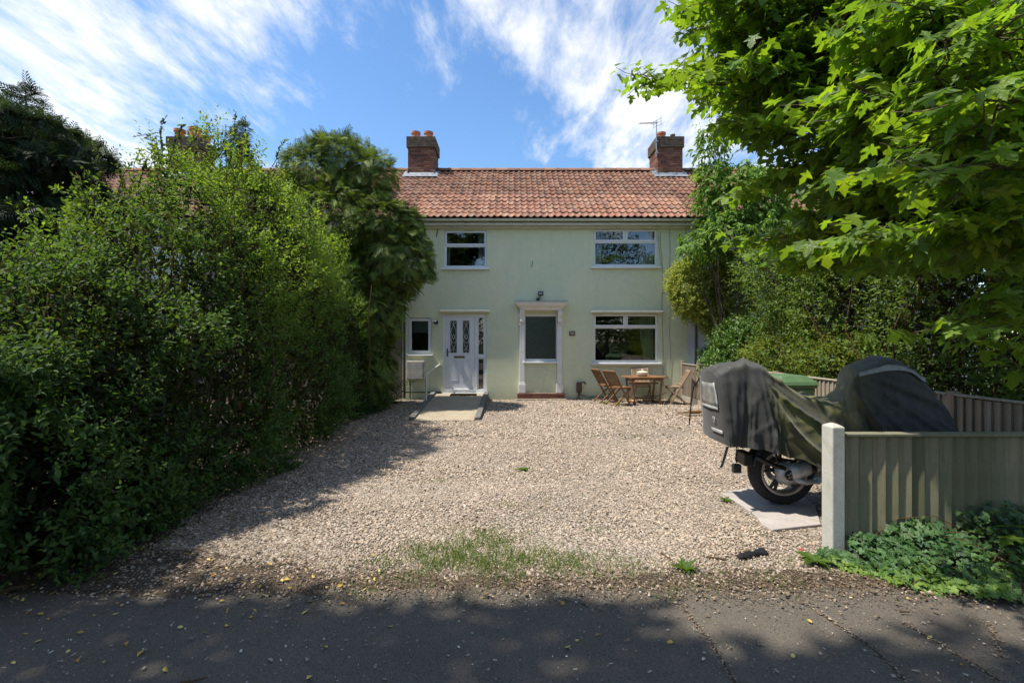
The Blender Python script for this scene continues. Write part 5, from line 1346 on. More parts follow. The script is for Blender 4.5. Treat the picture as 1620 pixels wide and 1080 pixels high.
# ================================================================== garden table, folding chairs, bowl
def table(loc, rz):
    t = thing('garden_table', 'folding octagonal slatted wooden garden table with a lidded bowl on it', 'table', loc, rz)
    L, Wd, H = .60, .44, .72; n = 10; w = 2 * Wd / n
    for i in range(n):
        y0, y1 = -Wd + i * w + .004, -Wd + (i + 1) * w - .004
        def lim(y): e = max(abs(y) - Wd * .42, 0) / (Wd * .58); return L - e * .24
        MB().prism([(-lim(y0), y0), (lim(y0), y0), (lim(y1), y1), (-lim(y1), y1)], H - .022, H).build('slat', M['teak'], t)
    for y in (-.30, .30): MB().box((-.42, y - .02, H - .075), (.42, y + .02, H - .0225)).build('apron', M['teak'], t)
    for x, s in ((-.36, 1), (.36, -1)):
        MB().box((x - .02, -.279, H - .12), (x + .02, .279, H - .08)).build('cross_rail', M['teak'], t)
        for y in (-.255, .255):
            MB().bar((x + s * .03, y, .0), (x - s * .04, -y * .0 + y, H - .0755), .045, .028, (0, 1, 0)).build('leg', M['teak'], t)
        MB().box((x + s * .02 - .02, -.33, .02), (x + s * .02 + .02, .33, .06)).build('foot_rail', M['teak'], t)
    MB().box((-.33, -.018, .10), (.33, .018, .14)).build('stretcher', M['teak'], t)
    MB().box((-.40, -.022, H - .21), (.40, .022, H - .17)).build('stretcher', M['teak'], t)
    return t
def chair(label, loc, rz, mat='teak'):
    """folding slatted chair, facing +y"""
    t = thing('folding_chair', label, 'chair', loc, rz, 'folding wooden garden chairs')
    W = .225; m = M[mat]
    a0, a1 = Vector((0, .20, 0)), Vector((0, -.33, .90)); b0, b1 = Vector((0, -.28, 0)), Vector((0, .24, .43))
    for s in (-1, 1):
        x = Vector((s * W, 0, 0)); xi = Vector((s * (W - .032), 0, 0))
        MB().bar(a0 + x, a1 + x, .026, .044, (0, 1, .6)).build('leg', m, t, bevel=.004)
        MB().bar(b0 + xi, b1 + xi, .026, .040, (0, 1, -1)).build('leg', m, t, bevel=.004)
        MB().box((s * (W - .045) - .012, -.16, .435), (s * (W - .045) + .012, .25, .46)).build('seat_rail', m, t)
    for i in range(8):
        y = -.15 + i * .052; MB().box((-W + .016, y, .4605 - i * .0005), (W - .016, y + .043, .476)).build('seat_slat', m, t)
    def pt(z): k_ = z / .9; return a0.lerp(a1, k_)
    for z, hgt in ((.875, .06), (.53, .04)):
        p = pt(z); q = pt(z - hgt); MB().bar(p + Vector((-W + .014, 0, 0)), p + Vector((W - .014, 0, 0)), hgt, .022, (0, 1, .58)).build('back_rail', m, t)
    for i in range(9):
        x = -W + .04 + i * (2 * W - .08) / 8; MB().bar(pt(.545) + Vector((x, 0, 0)), pt(.85) + Vector((x, 0, 0)), .024, .012, (0, 1, .58)).build('back_slat', m, t)
    for p in (a0.lerp(a1, .12), b0.lerp(b1, .15), b0.lerp(b1, .97)): MB().tube([p + Vector((-W + .012, 0, 0)), p + Vector((W - .012, 0, 0))], .012, 6).build('stretcher', m, t)
    return t
table((3.56, 12.98, .012), R(4))
chair('folding wooden chair turned its back to the camera, nearest on the left of the table', (2.78, 12.55, .012), R(-62))
chair('folding wooden chair half hidden behind another on the left of the table', (2.58, 13.2, .012), R(-74))
chair('folding wooden chair between the table and the green wall', (3.62, 13.42, .012), R(176), 'teak_grey')
chair('folding wooden chair beside the side fence, right of the table', (4.36, 12.75, .012), R(82), 'teak_grey')
bowl = thing('lidded_bowl', 'cream lidded bowl standing on the slatted garden table', 'bowl', (3.50, 12.9, .732))
MB().lathe([(0, 0), (.09, 0), (.125, .03), (.14, .075), (.142, .1), (.13, .1), (.12, .04)], (0, 0, 0), 24).build('bowl_body', M['ceramic'], bowl, auto=50)
MB().lathe([(.148, .098), (.15, .112), (.11, .135), (.04, .152), (.018, .156), (.02, .17), (.03, .182), (.018, .195), (0, .197)], (0, 0, 0), 24).build('bowl_lid', M['ceramic'], bowl, auto=60)

# ================================================================== wheelie bin
bn = thing('wheelie_bin', 'green plastic wheelie bin standing by the side fence behind the motorcycle', 'bin', (4.28, 7.55, .01), R(4))
def taper(mb, a, b, z0, z1):
    vs = [(-a[0], -a[1], z0), (a[0], -a[1], z0), (a[0], a[1], z0), (-a[0], a[1], z0), (-b[0], -b[1], z1), (b[0], -b[1], z1), (b[0], b[1], z1), (-b[0], b[1], z1)]
    return mb.add(vs, [(0, 3, 2, 1), (4, 5, 6, 7), (0, 1, 5, 4), (1, 2, 6, 5), (2, 3, 7, 6), (3, 0, 4, 7)])
bb = taper(MB(), (.22, .25), (.28, .33), .08, .95); bb.build('bin_body', M['bin_green'], bn, bevel=.02)
taper(MB(), (.295, .345), (.295, .345), .952, .99).build('bin_rim', M['bin_green'], bn, bevel=.008)
taper(taper(MB(), (.315, .37), (.30, .35), .992, 1.04), (.30, .35), (.20, .24), 1.041, 1.14).build('bin_lid', M['bin_green'], bn, bevel=.012)
MB().tube([(.30, -.2, 1.0), (.40, -.2, 1.02), (.40, .2, 1.02), (.30, .2, 1.0)], .016, 8).build('bin_handle', M['bin_green'], bn)
for s in (-1, 1): MB().lathe([(.0, -.025), (.1, -.025), (.1, .025), (0, .025)], (.17, s * .24, .10), 20, 'Y').build('bin_wheel', M['rubber'], bn, auto=40)

# ================================================================== timber offcuts and bricks by the side fence
plg = 'timber offcuts lying on the gravel by the side fence'
for (nm, lab, x, y, z, L, w, h, rz, mt) in (('plank', 'long pale plank lying lowest in the timber offcuts', 4.35, 10.75, .012, 1.1, .13, .035, 6, 'old_plank'),
        ('plank', 'short brown plank lying across the pale ones by the fence', 4.42, 10.95, .050, .75, .10, .045, -5, 'teak'),
        ('plank', 'grey plank at the back of the timber offcuts', 4.25, 11.25, .012, .9, .14, .035, 14, 'teak_grey'),
        ('plank', 'dark plank end nearest the motorcycle in the timber offcuts', 4.55, 10.55, .012, .55, .12, .05, -10, 'teak'),
        ('plank', 'thin pale batten lying beside the timber offcuts', 4.0, 10.95, .012, .7, .05, .025, 22, 'old_plank')):
    o = MB().box((-L / 2, -w / 2, 0), (L / 2, w / 2, h)).build(nm, M[mt], bevel=.004); o.location = (x, y, z); o.rotation_euler = (0, 0, R(rz)); props(o, lab, 'plank', plg)

# ================================================================== covered motorcycle
mc = thing('motorcycle', 'motorcycle under a dirty black cover parked behind the front fence', 'motorcycle', (3.2, 4.85, 0))
BY = 4.86
def wheel(cx, cz, Ro=.325, w=.085):
    prof = []
    for i in range(13):
        th = math.pi * i / 12; prof.append((Ro - .055 + .055 * math.sin(th) ** .8 if 0 < i < 12 else Ro - .075, -w * math.cos(th)))
    prof = [(.222, -w * .72)] + [(.25, -w * .95)] + prof[1:-1] + [(.25, w * .95), (.222, w * .72)]
    ty = MB().lathe(prof, (cx, BY, cz), 56, 'Y').build('tyre', M['rubber'], mc, auto=50)
    tr = MB()
    for k_ in range(26):
        for s in (-1, 1):
            th = 2 * math.pi * (k_ + (.5 if s > 0 else 0)) / 26
            ps = []
            for (u, dt) in ((.012, 0), (.045, .06), (.072, .13)):
                r = Ro + .0015 - .055 * (1 - math.sqrt(max(0, 1 - (u / w) ** 2))) ** 1.0
                ps.append((cx + r * math.cos(th + dt), BY + s * u, cz + r * math.sin(th + dt)))
            for p, q in zip(ps[:-1], ps[1:]): tr.bar(p, q, .007, .004, (0, s, .2))
    props(tr.build('tread_groove', M['black_plastic'], ty), kind='stuff')
    rm = MB().lathe([(.235, -.066), (.228, -.07), (.205, -.062), (.196, -.03), (.192, 0), (.196, .03), (.205, .062), (.228, .07), (.235, .066)], (cx, BY, cz), 48, 'Y').build('rim', M['alloy'], mc, auto=50)
    MB().lathe([(0, -.06), (.06, -.06), (.065, -.03), (.065, .03), (.06, .06), (0, .06)], (cx, BY, cz), 20, 'Y').build('hub', M['dark_alloy'], rm, auto=40)
    for k_ in range(5):
        th = 2 * math.pi * k_ / 5 + .5
        for dt in (-.13, .13):
            MB().bar((cx + .05 * math.cos(th), BY, cz + .05 * math.sin(th)), (cx + .198 * math.cos(th + dt), BY, cz + .198 * math.sin(th + dt)), .022, .034, (0, 1, 0)).build('spoke', M['dark_alloy'], rm, bevel=.004)
    MB().lathe([(.07, .075), (.125, .075), (.125, .081), (.07, .081), (.07, .075)], (cx, BY, cz), 32, 'Y').build('brake_disc', M['alloy'], rm)
RX, RZ = 2.72, .362
wheel(RX, RZ); wheel(4.22, RZ - .02, .31, .06)
# final drive housing and swingarm on the near side
fd = MB().lathe([(.0, -.062), (.095, -.062), (.112, -.085), (.108, -.12), (.085, -.145), (.06, -.155), (0, -.157)], (RX, BY, RZ), 28, 'Y')
fdo = fd.build('final_drive', M['bright_alloy'], mc, auto=40)
for k_ in range(9):
    th = 2 * math.pi * k_ / 9; MB().bar((RX + .09 * math.cos(th), BY - .10, RZ + .09 * math.sin(th)), (RX + .122 * math.cos(th), BY - .10, RZ + .122 * math.sin(th)), .014, .03, (0, 1, 0)).build('cooling_fin', M['bright_alloy'], fdo)
MB().lathe([(.0, -.158), (.05, -.158), (.052, -.168), (.044, -.172), (0, -.170)], (RX, BY, RZ), 24, 'Y').build('hub_cap', M['black_plastic'], fdo, auto=40)
em = MB()
for k_ in range(5):
    th = 2 * math.pi * k_ / 5 + .3; em.bar((RX + .012 * math.cos(th), BY - .1735, RZ + .012 * math.sin(th)), (RX + .034 * math.cos(th), BY - .1735, RZ + .034 * math.sin(th)), .014, .003, (0, 1, 0))
em.build('emblem', M['reflective'], fdo)
sw = MB().tube([(RX + .02, BY - .11, RZ + .01), (RX + .15, BY - .115, RZ + .045), (RX + .30, BY - .12, RZ + .085), (RX + .55, BY - .12, RZ + .14)], [.085, .072, .062, .07], 14)
sw.build('swingarm', M['bright_alloy'], mc, smooth=True)
MB().lathe([(.0, 0), (.066, 0), (.07, .03), (.066, .05), (0, .05)], (RX + .2, BY - .12, RZ + .06), 16, 'X').build('gaiter', M['black_plastic'], mc, auto=40)
ta = MB().tube([(RX + .06, BY - .14, RZ - .05), (RX + .17, BY - .155, RZ - .075), (RX + .255, BY - .16, RZ - .045)], [.032, .026, .03], 10)
ta.build('torque_arm', M['bright_alloy'], mc, smooth=True)
MB().lathe([(.0, -.185), (.036, -.185), (.040, -.175), (.038, -.15), (.034, -.14), (0, -.14)], (RX + .262, BY, RZ - .042), 18, 'Y').build('arm_cap', M['blue_cap'], mc, auto=40)
hg = MB().tube([(RX - .04, BY - .145, RZ + .06), (RX - .18, BY - .15, RZ + .105), (RX - .33, BY - .14, RZ + .175)], [.020, .022, .024], 8)
hgo = hg.build('hugger_bracket', M['black_plastic'], mc, smooth=True)
# hugger: curved mudguard over the back of the tyre
hv, hf = [], []
for i in range(13):
    th = R(128 + 52 * i / 12 - 12)
    for j in range(7):
        u = -.105 + .21 * j / 6; r = .362 - .04 * (abs(u) / .105) ** 2.2
        hv.append((RX + r * math.cos(th), BY + u, RZ + r * math.sin(th)))
for i in range(12):
    for j in range(6): hf.append((i * 7 + j, i * 7 + j + 1, i * 7 + 8 + j, i * 7 + 7 + j))
ho = MB().add(hv, hf).build('mudguard', M['black_plastic'], mc, smooth=True); s_ = ho.modifiers.new('thickness', 'SOLIDIFY'); s_.thickness = .008
MB().box((RX - .415, BY - .10, RZ + .07), (RX - .33, BY + .10, RZ + .20)).build('mudflap', M['black_plastic'], mc, bevel=.012)
# frame, engine, shock, exhaust glimpsed under the cover
MB().box((3.15, BY - .16, .26), (3.62, BY + .16, .72)).build('engine', M['dark_alloy'], mc, bevel=.03)
MB().tube([(2.75, BY - .1, .80), (3.3, BY - .1, .72)], .025, 8).tube([(2.75, BY + .1, .80), (3.3, BY + .1, .72)], .025, 8).tube([(2.95, BY - .06, .52), (3.12, BY - .04, .80)], .04, 10).tube([(2.45, BY, .78), (2.8, BY, .80)], .05, 8).build('frame', M['black_metal'], mc)
MB().tube([(3.4, BY + .18, .3), (3.0, BY + .2, .36), (2.72, BY + .2, .42)], [.03, .055, .055], 12).build('exhaust', M['alloy'], mc, smooth=True)
for u in (-.09, .09): MB().tube([(4.22, BY + u, RZ), (3.88, BY + u, 1.1)], .026, 8).build('fork', M['alloy'], mc)
MB().tube([(3.5, BY - .15, .3), (3.42, BY - .34, .02)], .016, 6).build('side_stand', M['black_metal'], mc)
# chain and padlock, trailing strap
ck = MB()
for i in range(7):
    p = Vector((2.18 + .006 * math.sin(i), BY - .20, .655 - i * .024)); a = Vector((1, 0, 0)) if i % 2 else Vector((0, 1, 0))
    ring = [p + a * .010 * math.cos(t_) + Vector((0, 0, 1)) * .017 * math.sin(t_) for t_ in [2 * math.pi * q / 10 for q in range(11)]]
    ck.tube(ring, .0042, 5, False)
cko = ck.build('chain', M['black_metal'], mc, smooth=True)
MB().box((2.135, BY - .235, .40), (2.215, BY - .175, .485)).build('padlock', M['black_metal'], cko, bevel=.012)
MB().add([(2.06, BY - .24, .66), (2.085, BY - .24, .66), (2.02, BY - .29, .52), (1.995, BY - .29, .52), (1.965, BY - .31, .475), (1.99, BY - .31, .475)], [(0, 1, 2, 3), (3, 2, 5, 4)]).build('strap', M['strip_cloth'], mc).modifiers.new('thickness', 'SOLIDIFY').thickness = .004
MB().tube([(2.0, BY + .26, 1.28), (1.94, BY + .28, 1.18), (1.915, BY + .28, 1.0), (1.90, BY + .29, .78)], .007, 6).build('strap', M['strip_cloth'], mc)

# the cover: a draped loft over box, saddle and handlebars
SEC = np.array([ # x, ztop, zbot, half-width top, half-width bottom, skew
 (1.985, 1.375, .655, .225, .285, 0), (2.00, 1.405, .645, .24, .31, 0), (2.04, 1.43, .64, .25, .33, 0), (2.12, 1.455, .635, .26, .35, 0), (2.24, 1.475, .63, .26, .37, 0), (2.36, 1.485, .62, .25, .38, 0), (2.44, 1.465, .60, .23, .39, 0),
 (2.52, 1.40, .575, .21, .40, 0), (2.64, 1.30, .55, .21, .40, 0), (2.80, 1.195, .50, .21, .41, 0), (2.95, 1.135, .455, .20, .41, .05), (3.10, 1.11, .42, .20, .41, .15), (3.22, 1.115, .40, .20, .40, .3), (3.30, 1.16, .385, .24, .40, .42), (3.34, 1.28, .37, .33, .41, .48), (3.37, 1.41, .36, .40, .42, .5),
 (3.42, 1.455, .35, .42, .42, .5), (3.60, 1.50, .34, .36, .42, .46), (3.75, 1.51, .33, .30, .42, .4), (3.90, 1.49, .32, .24, .41, .34), (4.00, 1.40, .31, .22, .39, .28), (4.12, 1.27, .30, .20, .36, .2), (4.24, 1.12, .29, .17, .33, .12), (4.36, .96, .29, .14, .28, .05), (4.47, .78, .29, .11, .23, 0), (4.55, .60, .31, .06, .15, 0), (4.57, .5, .35, .02, .06, 0)])
NXC, NTC = 210, 110
xs_ = np.interp(np.linspace(0, 1, NXC), np.linspace(0, 1, len(SEC)), SEC[:, 0])
def sec(k_): 
    v = np.interp(xs_, SEC[:, 0], SEC[:, k_]); return np.convolve(np.pad(v, 2, 'edge'), [.06, .14, .6, .14, .06], 'valid')
ZT, ZB, WT, WB, SK = (sec(k_) for k_ in range(1, 6))
ZB = ZB + .03; WB = WB * .90
V = np.zeros((NXC, NTC, 3)); AL = np.zeros((NXC, NTC, 3))
for i in range(NXC):
    X = xs_[i]
    for j in range(NTC):
        t = -1 + 2 * j / (NTC - 1); s = 1 if t > 0 else -1; a = abs(t)
        if a < .30:
            q = a / .30; y = WT[i] * q ** 1.0; z = ZT[i] - (.05 + .03 * (X > 3.3)) * q ** 2.4
        else:
            q = (a - .30) / .70; zt = ZT[i] - (.05 + .03 * (X > 3.3))
            y = WT[i] + (WB[i] - WT[i]) * (q ** .75) + .035 * math.sin(math.pi * q); z = zt + (ZB[i] - zt) * q
        q0 = max(0, (a - .30) / .70)
        # folds fanning out from the corner of the box and falling from the bars
        fan = math.atan2(1.47 - z, X - 2.25 + .001); f1 = mnoise.noise((fan * 6.5, s * 3.1, .5)); f1r = 1 - abs(mnoise.noise((fan * 4.2 + 5, s * 2.0, 1.7))) * 2
        pl = mnoise.noise((X * 7.5, s * 4.0, z * 1.1)); pl2 = mnoise.noise((X * 17, s * 2.0 + 9, z * 2.0))
        wf = np.clip((X - 2.35) / .25, 0, 1) * np.clip((3.5 - X) / .25, 0, 1)
        rg = lambda p, k=2.4: max(0.0, 1 - k * abs(mnoise.noise(p))) ** 2
        d = q0 ** .7 * (.050 * pl + .016 * pl2) * (1 - .85 * wf) + wf * .055 * f1 * min(1, q0 * 3 + .15)
        ridge_ = 0.0
        for a0_, am, sg_ in ((.34, .05, .03), (.52, .085, .035), (.74, .07, .03), (.95, .085, .04), (1.14, .06, .03), (1.30, .075, .03), (1.46, .045, .025)):
            ridge_ += am * math.exp(-(abs(fan - a0_ - .07 * math.sin(z * 6 + a0_ * 9)) / sg_) ** 1.2)
        d += wf * (ridge_ - .025) * min(1, q0 * 2.2 + .08) * (1 if s < 0 else .6)
        if X <= 2.55: d += q0 ** .6 * (.065 * rg((X * 5.0 + z * .8, z * .45, s * 3.0)) + .030 * rg((X * 11 - z, z * .8, s * 5.0)) - .03) * np.clip((X - 1.99) / .12, 0, 1)
        if X > 3.28:
            fh = math.atan2(1.46 - z, X - 3.22); wh = np.clip((X - 3.28) / .12, 0, 1)
            d += wh * (q0 ** .4 * (.075 * rg((fh * 4.2, s * 2.0, .4)) + .04 * rg((fh * 9.0, s * 2.0, 2.4)) - .035))
        d += (.011 * rg((X * 4.0 + z * 3.0, z * 5.5 - X * 2.0, s * 4.0)) - .004) * min(1, q0 * 3 + .1)
        d += .055 * max(0, q0 - .75) / .25 * (rg((X * 3.5, s * 2.0, 9.0)) - .35)
        z += (.035 * rg((X * 3.0, t * 1.2, 6.0)) - .012) * (a < .32) * np.clip((X - 1.99) / .1, 0, 1)
        yy = s * (y + d)
        zz = z + (.022 * mnoise.noise((X * 9, s, 2.2)) if q0 > .9 else 0) + .006 * mnoise.noise((X * 14, y * 12, 3.3)) + (.018 * mnoise.noise((X * 10, t * 4, 7)) if a < .3 else 0)
        xx = X + SK[i] * yy * (1 - q0 * .55) + (.07 * q0 * np.clip((2.3 - X) / .3, 0, 1))
        V[i, j] = (xx, BY + yy, zz)
        streak = np.clip(.5 + 1.5 * mnoise.noise((fan * 8, s, 3.0)) + .35 * f1r, 0, 1)
        reg = np.clip((X - 2.38) / .15, 0, 1) * np.clip((3.55 - X) / .3, 0, 1)
        AL[i, j, 0] = np.clip(reg * streak * (.45 + .75 * (1 - q0)) * np.clip((1.48 - z) / .1, .25, 1) + (.30 if X > 3.3 else 0.08) * np.clip(.2 + mnoise.noise((X * 3, z * 3, s)), 0, 1) * q0, 0, .95)
        AL[i, j, 1] = np.clip(np.clip((X - 2.95) / .12, 0, 1) * np.clip((3.42 - X) / .15, 0, 1) * (.35 + .6 * q0) + (.25 if a < .3 else .08), 0, 1)
idx = (np.arange(NXC - 1)[:, None] * NTC + np.arange(NTC - 1)[None]).ravel()
quads = np.stack([idx, idx + NTC, idx + NTC + 1, idx + 1], 1)
cap = [list(range(NTC))]
cv_ = V.reshape(-1, 3)
# tail end panel: fan rings to close the back
allv = [cv_]; allq = [quads]; base = len(cv_); HN, KN = NTC // 2, 8
capi = np.zeros((HN, KN + 1), dtype=int); extra = []
for j in range(HN):
    a_, b_ = V[0][j], V[0][NTC - 1 - j]
    for k_ in range(KN + 1):
        if k_ == 0: capi[j, k_] = j
        elif k_ == KN: capi[j, k_] = NTC - 1 - j
        else:
            u = k_ / KN; p = a_ * (1 - u) + b_ * u; p = p + np.array([-.022 * math.sin(math.pi * u) + .006 * mnoise.noise((p[1] * 14, p[2] * 9, 5)), 0, 0]); capi[j, k_] = base + len(extra); extra.append(p)
allv.append(np.array(extra))
allq.append(np.array([(capi[j, k_], capi[j + 1, k_], capi[j + 1, k_ + 1], capi[j, k_ + 1]) for j in range(HN - 1) for k_ in range(KN)]))
allv = np.concatenate(allv); allq = np.concatenate(allq)
ala = np.concatenate([AL.reshape(-1, 3), np.tile([[.03, .02, 0]], (len(extra), 1))])
cvo = np_mesh('cover', allv, allq.ravel(), np.full(len(allq), 4), M['cover'], mc, None, True)
at_ = cvo.data.color_attributes.new('Algae', 'FLOAT_COLOR', 'POINT'); at_.data.foreach_set('color', np.c_[ala, np.ones(len(ala))].astype(np.float32).ravel())
# clear pocket, label and printed mark on the tail panel (they lie on the back of the cover)
def on_tail(v, u): # v: height, u: across -1 (near) .. 1 (far)
    col_ = V[0][:HN]; k_ = int(np.argmin(abs(col_[:, 2] - v))); a_, b_ = V[0][k_], V[0][NTC - 1 - k_]; u_ = (u + 1) / 2
    p = a_ * (1 - u_) + b_ * u_
    return Vector((p[0] - .022 * math.sin(math.pi * u_), p[1], v))
def patch(name, z0, z1, u0, u1, mat, n=5, lift=0.0):
    vs, fs = [], []
    for j in range(n + 1):
        for i in range(n + 1):
            p = on_tail(z0 + (z1 - z0) * j / n, u0 + (u1 - u0) * i / n); p.x -= lift + .004 * mnoise.noise((p.z * 20, p.y * 20, 1)); vs.append(p)
    for j in range(n):
        for i in range(n): q = j * (n + 1) + i; fs.append((q, q + n + 1, q + n + 2, q + 1))
    o = MB().add(vs, fs).build(name, M[mat], cvo, smooth=True); o.modifiers.new('thickness', 'SOLIDIFY').thickness = .003
    return o
patch('plate_window', 1.03, 1.26, -.62, .62, 'cover_window', lift=.012)
patch('window_edge', 1.005, 1.03, -.70, .70, 'cover_label', lift=.014); patch('window_edge', 1.03, 1.27, -.72, -.64, 'cover_label', lift=.014)
patch('sewn_label', .775, .81, -.85, -.1, 'cover_label', 3, lift=.012)
lg = MB()
for rr in (.030, .018):
    pts = [on_tail(.90 + rr * math.sin(q * .55), -.35 + rr * 3.2 * math.cos(q * .55)) - Vector((.014, 0, 0)) for q in range(10)]
    lg.tube(pts, .003, 4)
lg.build('printed_mark', M['cover_label'], cvo)
# reflective bands over the handlebar hump
def band(name, f, i0, i1, wj, mat):
    vs, fs = [], []; n = 0
    for i in range(i0, i1 + 1):
        j = f(i); j0 = int(j); 
        for dj in range(wj + 1):
            p = V[i, max(0, min(NTC - 1, j0 + dj))]; nrm_ = np.array([0, -1, .55]); vs.append(p + nrm_ / 1.14 * .010)
        n += 1
    va = np.array([tuple(p) for p in vs]).reshape(n, wj + 1, 3); kr = np.ones(11) / 11
    for e in range(wj + 1):
        for c_ in (1, 2): va[:, e, c_] = np.convolve(np.pad(va[:, e, c_], 5, 'edge'), kr, 'valid')
    va[:, :, 1] -= .012; vs = [tuple(p) for p in va.reshape(-1, 3)]
    for q in range(n - 1):
        for e in range(wj): fs.append(((wj + 1) * q + e, (wj + 1) * q + e + 1, (wj + 1) * (q + 1) + e + 1, (wj + 1) * (q + 1) + e))
    o = MB().add(vs, fs).build(name, M[mat], cvo, smooth=True)
ih = int(np.searchsorted(xs_, 3.40)); ie = int(np.searchsorted(xs_, 4.02))
band('reflective_band', lambda i: NTC * .345, ih, ie, 2, 'reflective')
band('reflective_band', lambda i: NTC * .42, ie - 18, ie + 16, 3, 'reflective')
local(mc)

# ground slab under the back wheel
pts = [gp(*q) for q in ((1140, 783), (1172, 777), (1216, 772), (1262, 778), (1290, 806), (1299, 834), (1262, 838), (1222, 843), (1206, 834), (1196, 820), (1172, 802))]
sl = MB().prism([(p.x, p.y) for p in pts][::-1], .004, .032).build('slab', M['slab_pale'], bevel=.006); props(sl, 'pale broken-edged slab lying on the gravel under the motorcycle wheel', 'slab')

# ================================================================== gravel
def in_ramp(P): return (P[:, 0] > -2.35) & (P[:, 0] < -.66) & (P[:, 1] > 10.1)
SV = []
ico_v = [(0, 0, 1), (.894, 0, .447), (.276, .851, .447), (-.724, .526, .447), (-.724, -.526, .447), (.276, -.851, .447), (.724, .526, -.447), (-.276, .851, -.447), (-.894, 0, -.447), (-.276, -.851, -.447), (.724, -.526, -.447), (0, 0, -1)]
ico_f = [(0, 1, 2), (0, 2, 3), (0, 3, 4), (0, 4, 5), (0, 5, 1), (1, 6, 2), (2, 7, 3), (3, 8, 4), (4, 9, 5), (5, 10, 1), (6, 7, 2), (7, 8, 3), (8, 9, 4), (9, 10, 5), (10, 6, 1)]
dome_v = [(0, 0, 1), (.9, .2, .1), (.3, .95, .05), (-.75, .6, .15), (-.8, -.55, .05), (.1, -.95, .12), (.7, -.6, .02)]
dome_f = [(0, 1, 2), (0, 2, 3), (0, 3, 4), (0, 4, 5), (0, 5, 6), (0, 6, 1)]
STONE = [(.48, .395, .315), (.57, .50, .425), (.39, .31, .23), (.32, .22, .15), (.63, .575, .51), (.37, .34, .305), (.46, .34, .23), (.23, .185, .14), (.53, .45, .365), (.44, .30, .21)]
def gravel(name, y0, y1, dens, r, tv, tf, seed):
    n = int((y1 - y0) * 8.6 * dens); P = np.stack([rng.uniform(-3.75, 4.85, n), rng.uniform(y0, y1, n), np.zeros(n)], -1)
    # thin out into the soil along the pavement, under the hedge and in worn patches
    edge = np.interp(P[:, 1], [3.05, 3.3, 3.55, 4.0], [.012, .2, .75, 1.0]); side = np.clip((P[:, 0] - (-3.25 - .05 * (P[:, 1] - 3))) / .5, .12, 1)
    worn = np.clip(1.12 - 1.9 * np.clip(noise3(P, .55, 3.0), 0, 1) - .6 * np.clip(noise3(P, 1.9, 7.0), 0, 1), .25, 1)
    k_ = (rng.random(n) < edge * side * worn) & ~in_ramp(P); P = P[k_]; n = len(P)
    sz = r * rng.lognormal(0, .33, n).clip(.45, 2.1)[:, None] * np.stack([rng.uniform(.75, 1.25, n), rng.uniform(.7, 1.05, n), rng.uniform(.42, .75, n)], -1)
    P[:, 2] = .006 + sz[:, 2] * rng.uniform(.1, 1.0, n) + .012 * noise3(P, 1.2, 2.0)
    o = scatter_mesh(name, tv, tf, P, np.concatenate([rng.normal(size=(n, 2)), rng.normal(size=(n, 1)) * .25], 1), UP + rnd(n) * .28, sz, col_mix(n, STONE, .2) * np.array([.88, .865, .84]), M['stone'], None, tv is ico_v)
    props(o, kind='stuff'); return n
gravel('gravel', 3.0, 3.95, 4300, .0080, ico_v, ico_f, 1)
gravel('gravel', 3.95, 5.6, 4200, .0086, dome_v, dome_f, 4)
gravel('gravel', 5.6, 8.2, 2600, .0100, dome_v, dome_f, 2)
gravel('gravel', 8.2, 13.75, 1050, .0142, dome_v, dome_f, 3)

# ================================================================== ivy on the ground below the front fence
ivy = thing('ground_ivy', 'mound of dark green ivy spreading from the front fence onto the pavement', 'ivy', (3.4, 3.5, 0))
n = 4400; X = rng.uniform(2.36, 5.0, n); v = rng.random(n)
ymin = 3.10 + .10 * np.sin(X * 3.1) + np.where((X > 3.3) & (X < 3.62), .26, 0) + np.where(X < 2.65, (2.65 - X) * 1.2, 0) + np.array([mnoise.noise((x * 5, 2, 2)) for x in X]) * .09
Y = ymin + (3.78 - ymin) * v; 
hgt = (.06 + .24 * v ** .8) * (1 + .45 * np.sin(X * 2.6 - 8.2)) * np.where(X < 2.6, .55, 1) + np.array([mnoise.noise((x * 6, y * 6, 2)) for x, y in zip(X, Y)]) * .07
hgt = np.where((X > 3.25) & (X < 3.5), hgt * .6, hgt)
Pz = np.maximum(.015, hgt * rng.uniform(.45, 1.0, n) ** .6); P = np.stack([X, Y, Pz], -1); k_ = ~((X < 2.62) & (Y > 3.72)); P = P[k_]; v = v[k_]; n = len(P)
F = np.stack([rng.normal(size=n) * .8, -.55 + rng.normal(size=n) * .5, -.35 + rng.normal(size=n) * .35], -1); Nm = np.stack([rng.normal(size=n) * .4, -.55 + rng.normal(size=n) * .3, .9 + rng.normal(size=n) * .2], -1)
S = rng.uniform(.030, .066, n); young = np.clip(1 - v * 2.2 + rng.normal(size=n) * .2, 0, 1)[:, None]
C = col_mix(n, [(.045, .125, .034), (.062, .15, .04), (.036, .095, .034)], .2) * (1 - young) + col_mix(n, [(.15, .27, .04), (.21, .31, .05), (.10, .20, .04)], .15) * young
vis = (P[:, 0] / P[:, 1] * FPX + CX < 1630); sc_ = S / P[:, 1] * vis * (Pz[k_] > .6 * hgt[k_]); order = np.argsort(-sc_); near, rest = order[:285], order[285:]
o = scatter_mesh('foliage', IVY_V, IVY_F, P[rest], F[rest], Nm[rest], S[rest], C[rest], M['leaf_glossy'], ivy); props(o, kind='stuff')
IV = []
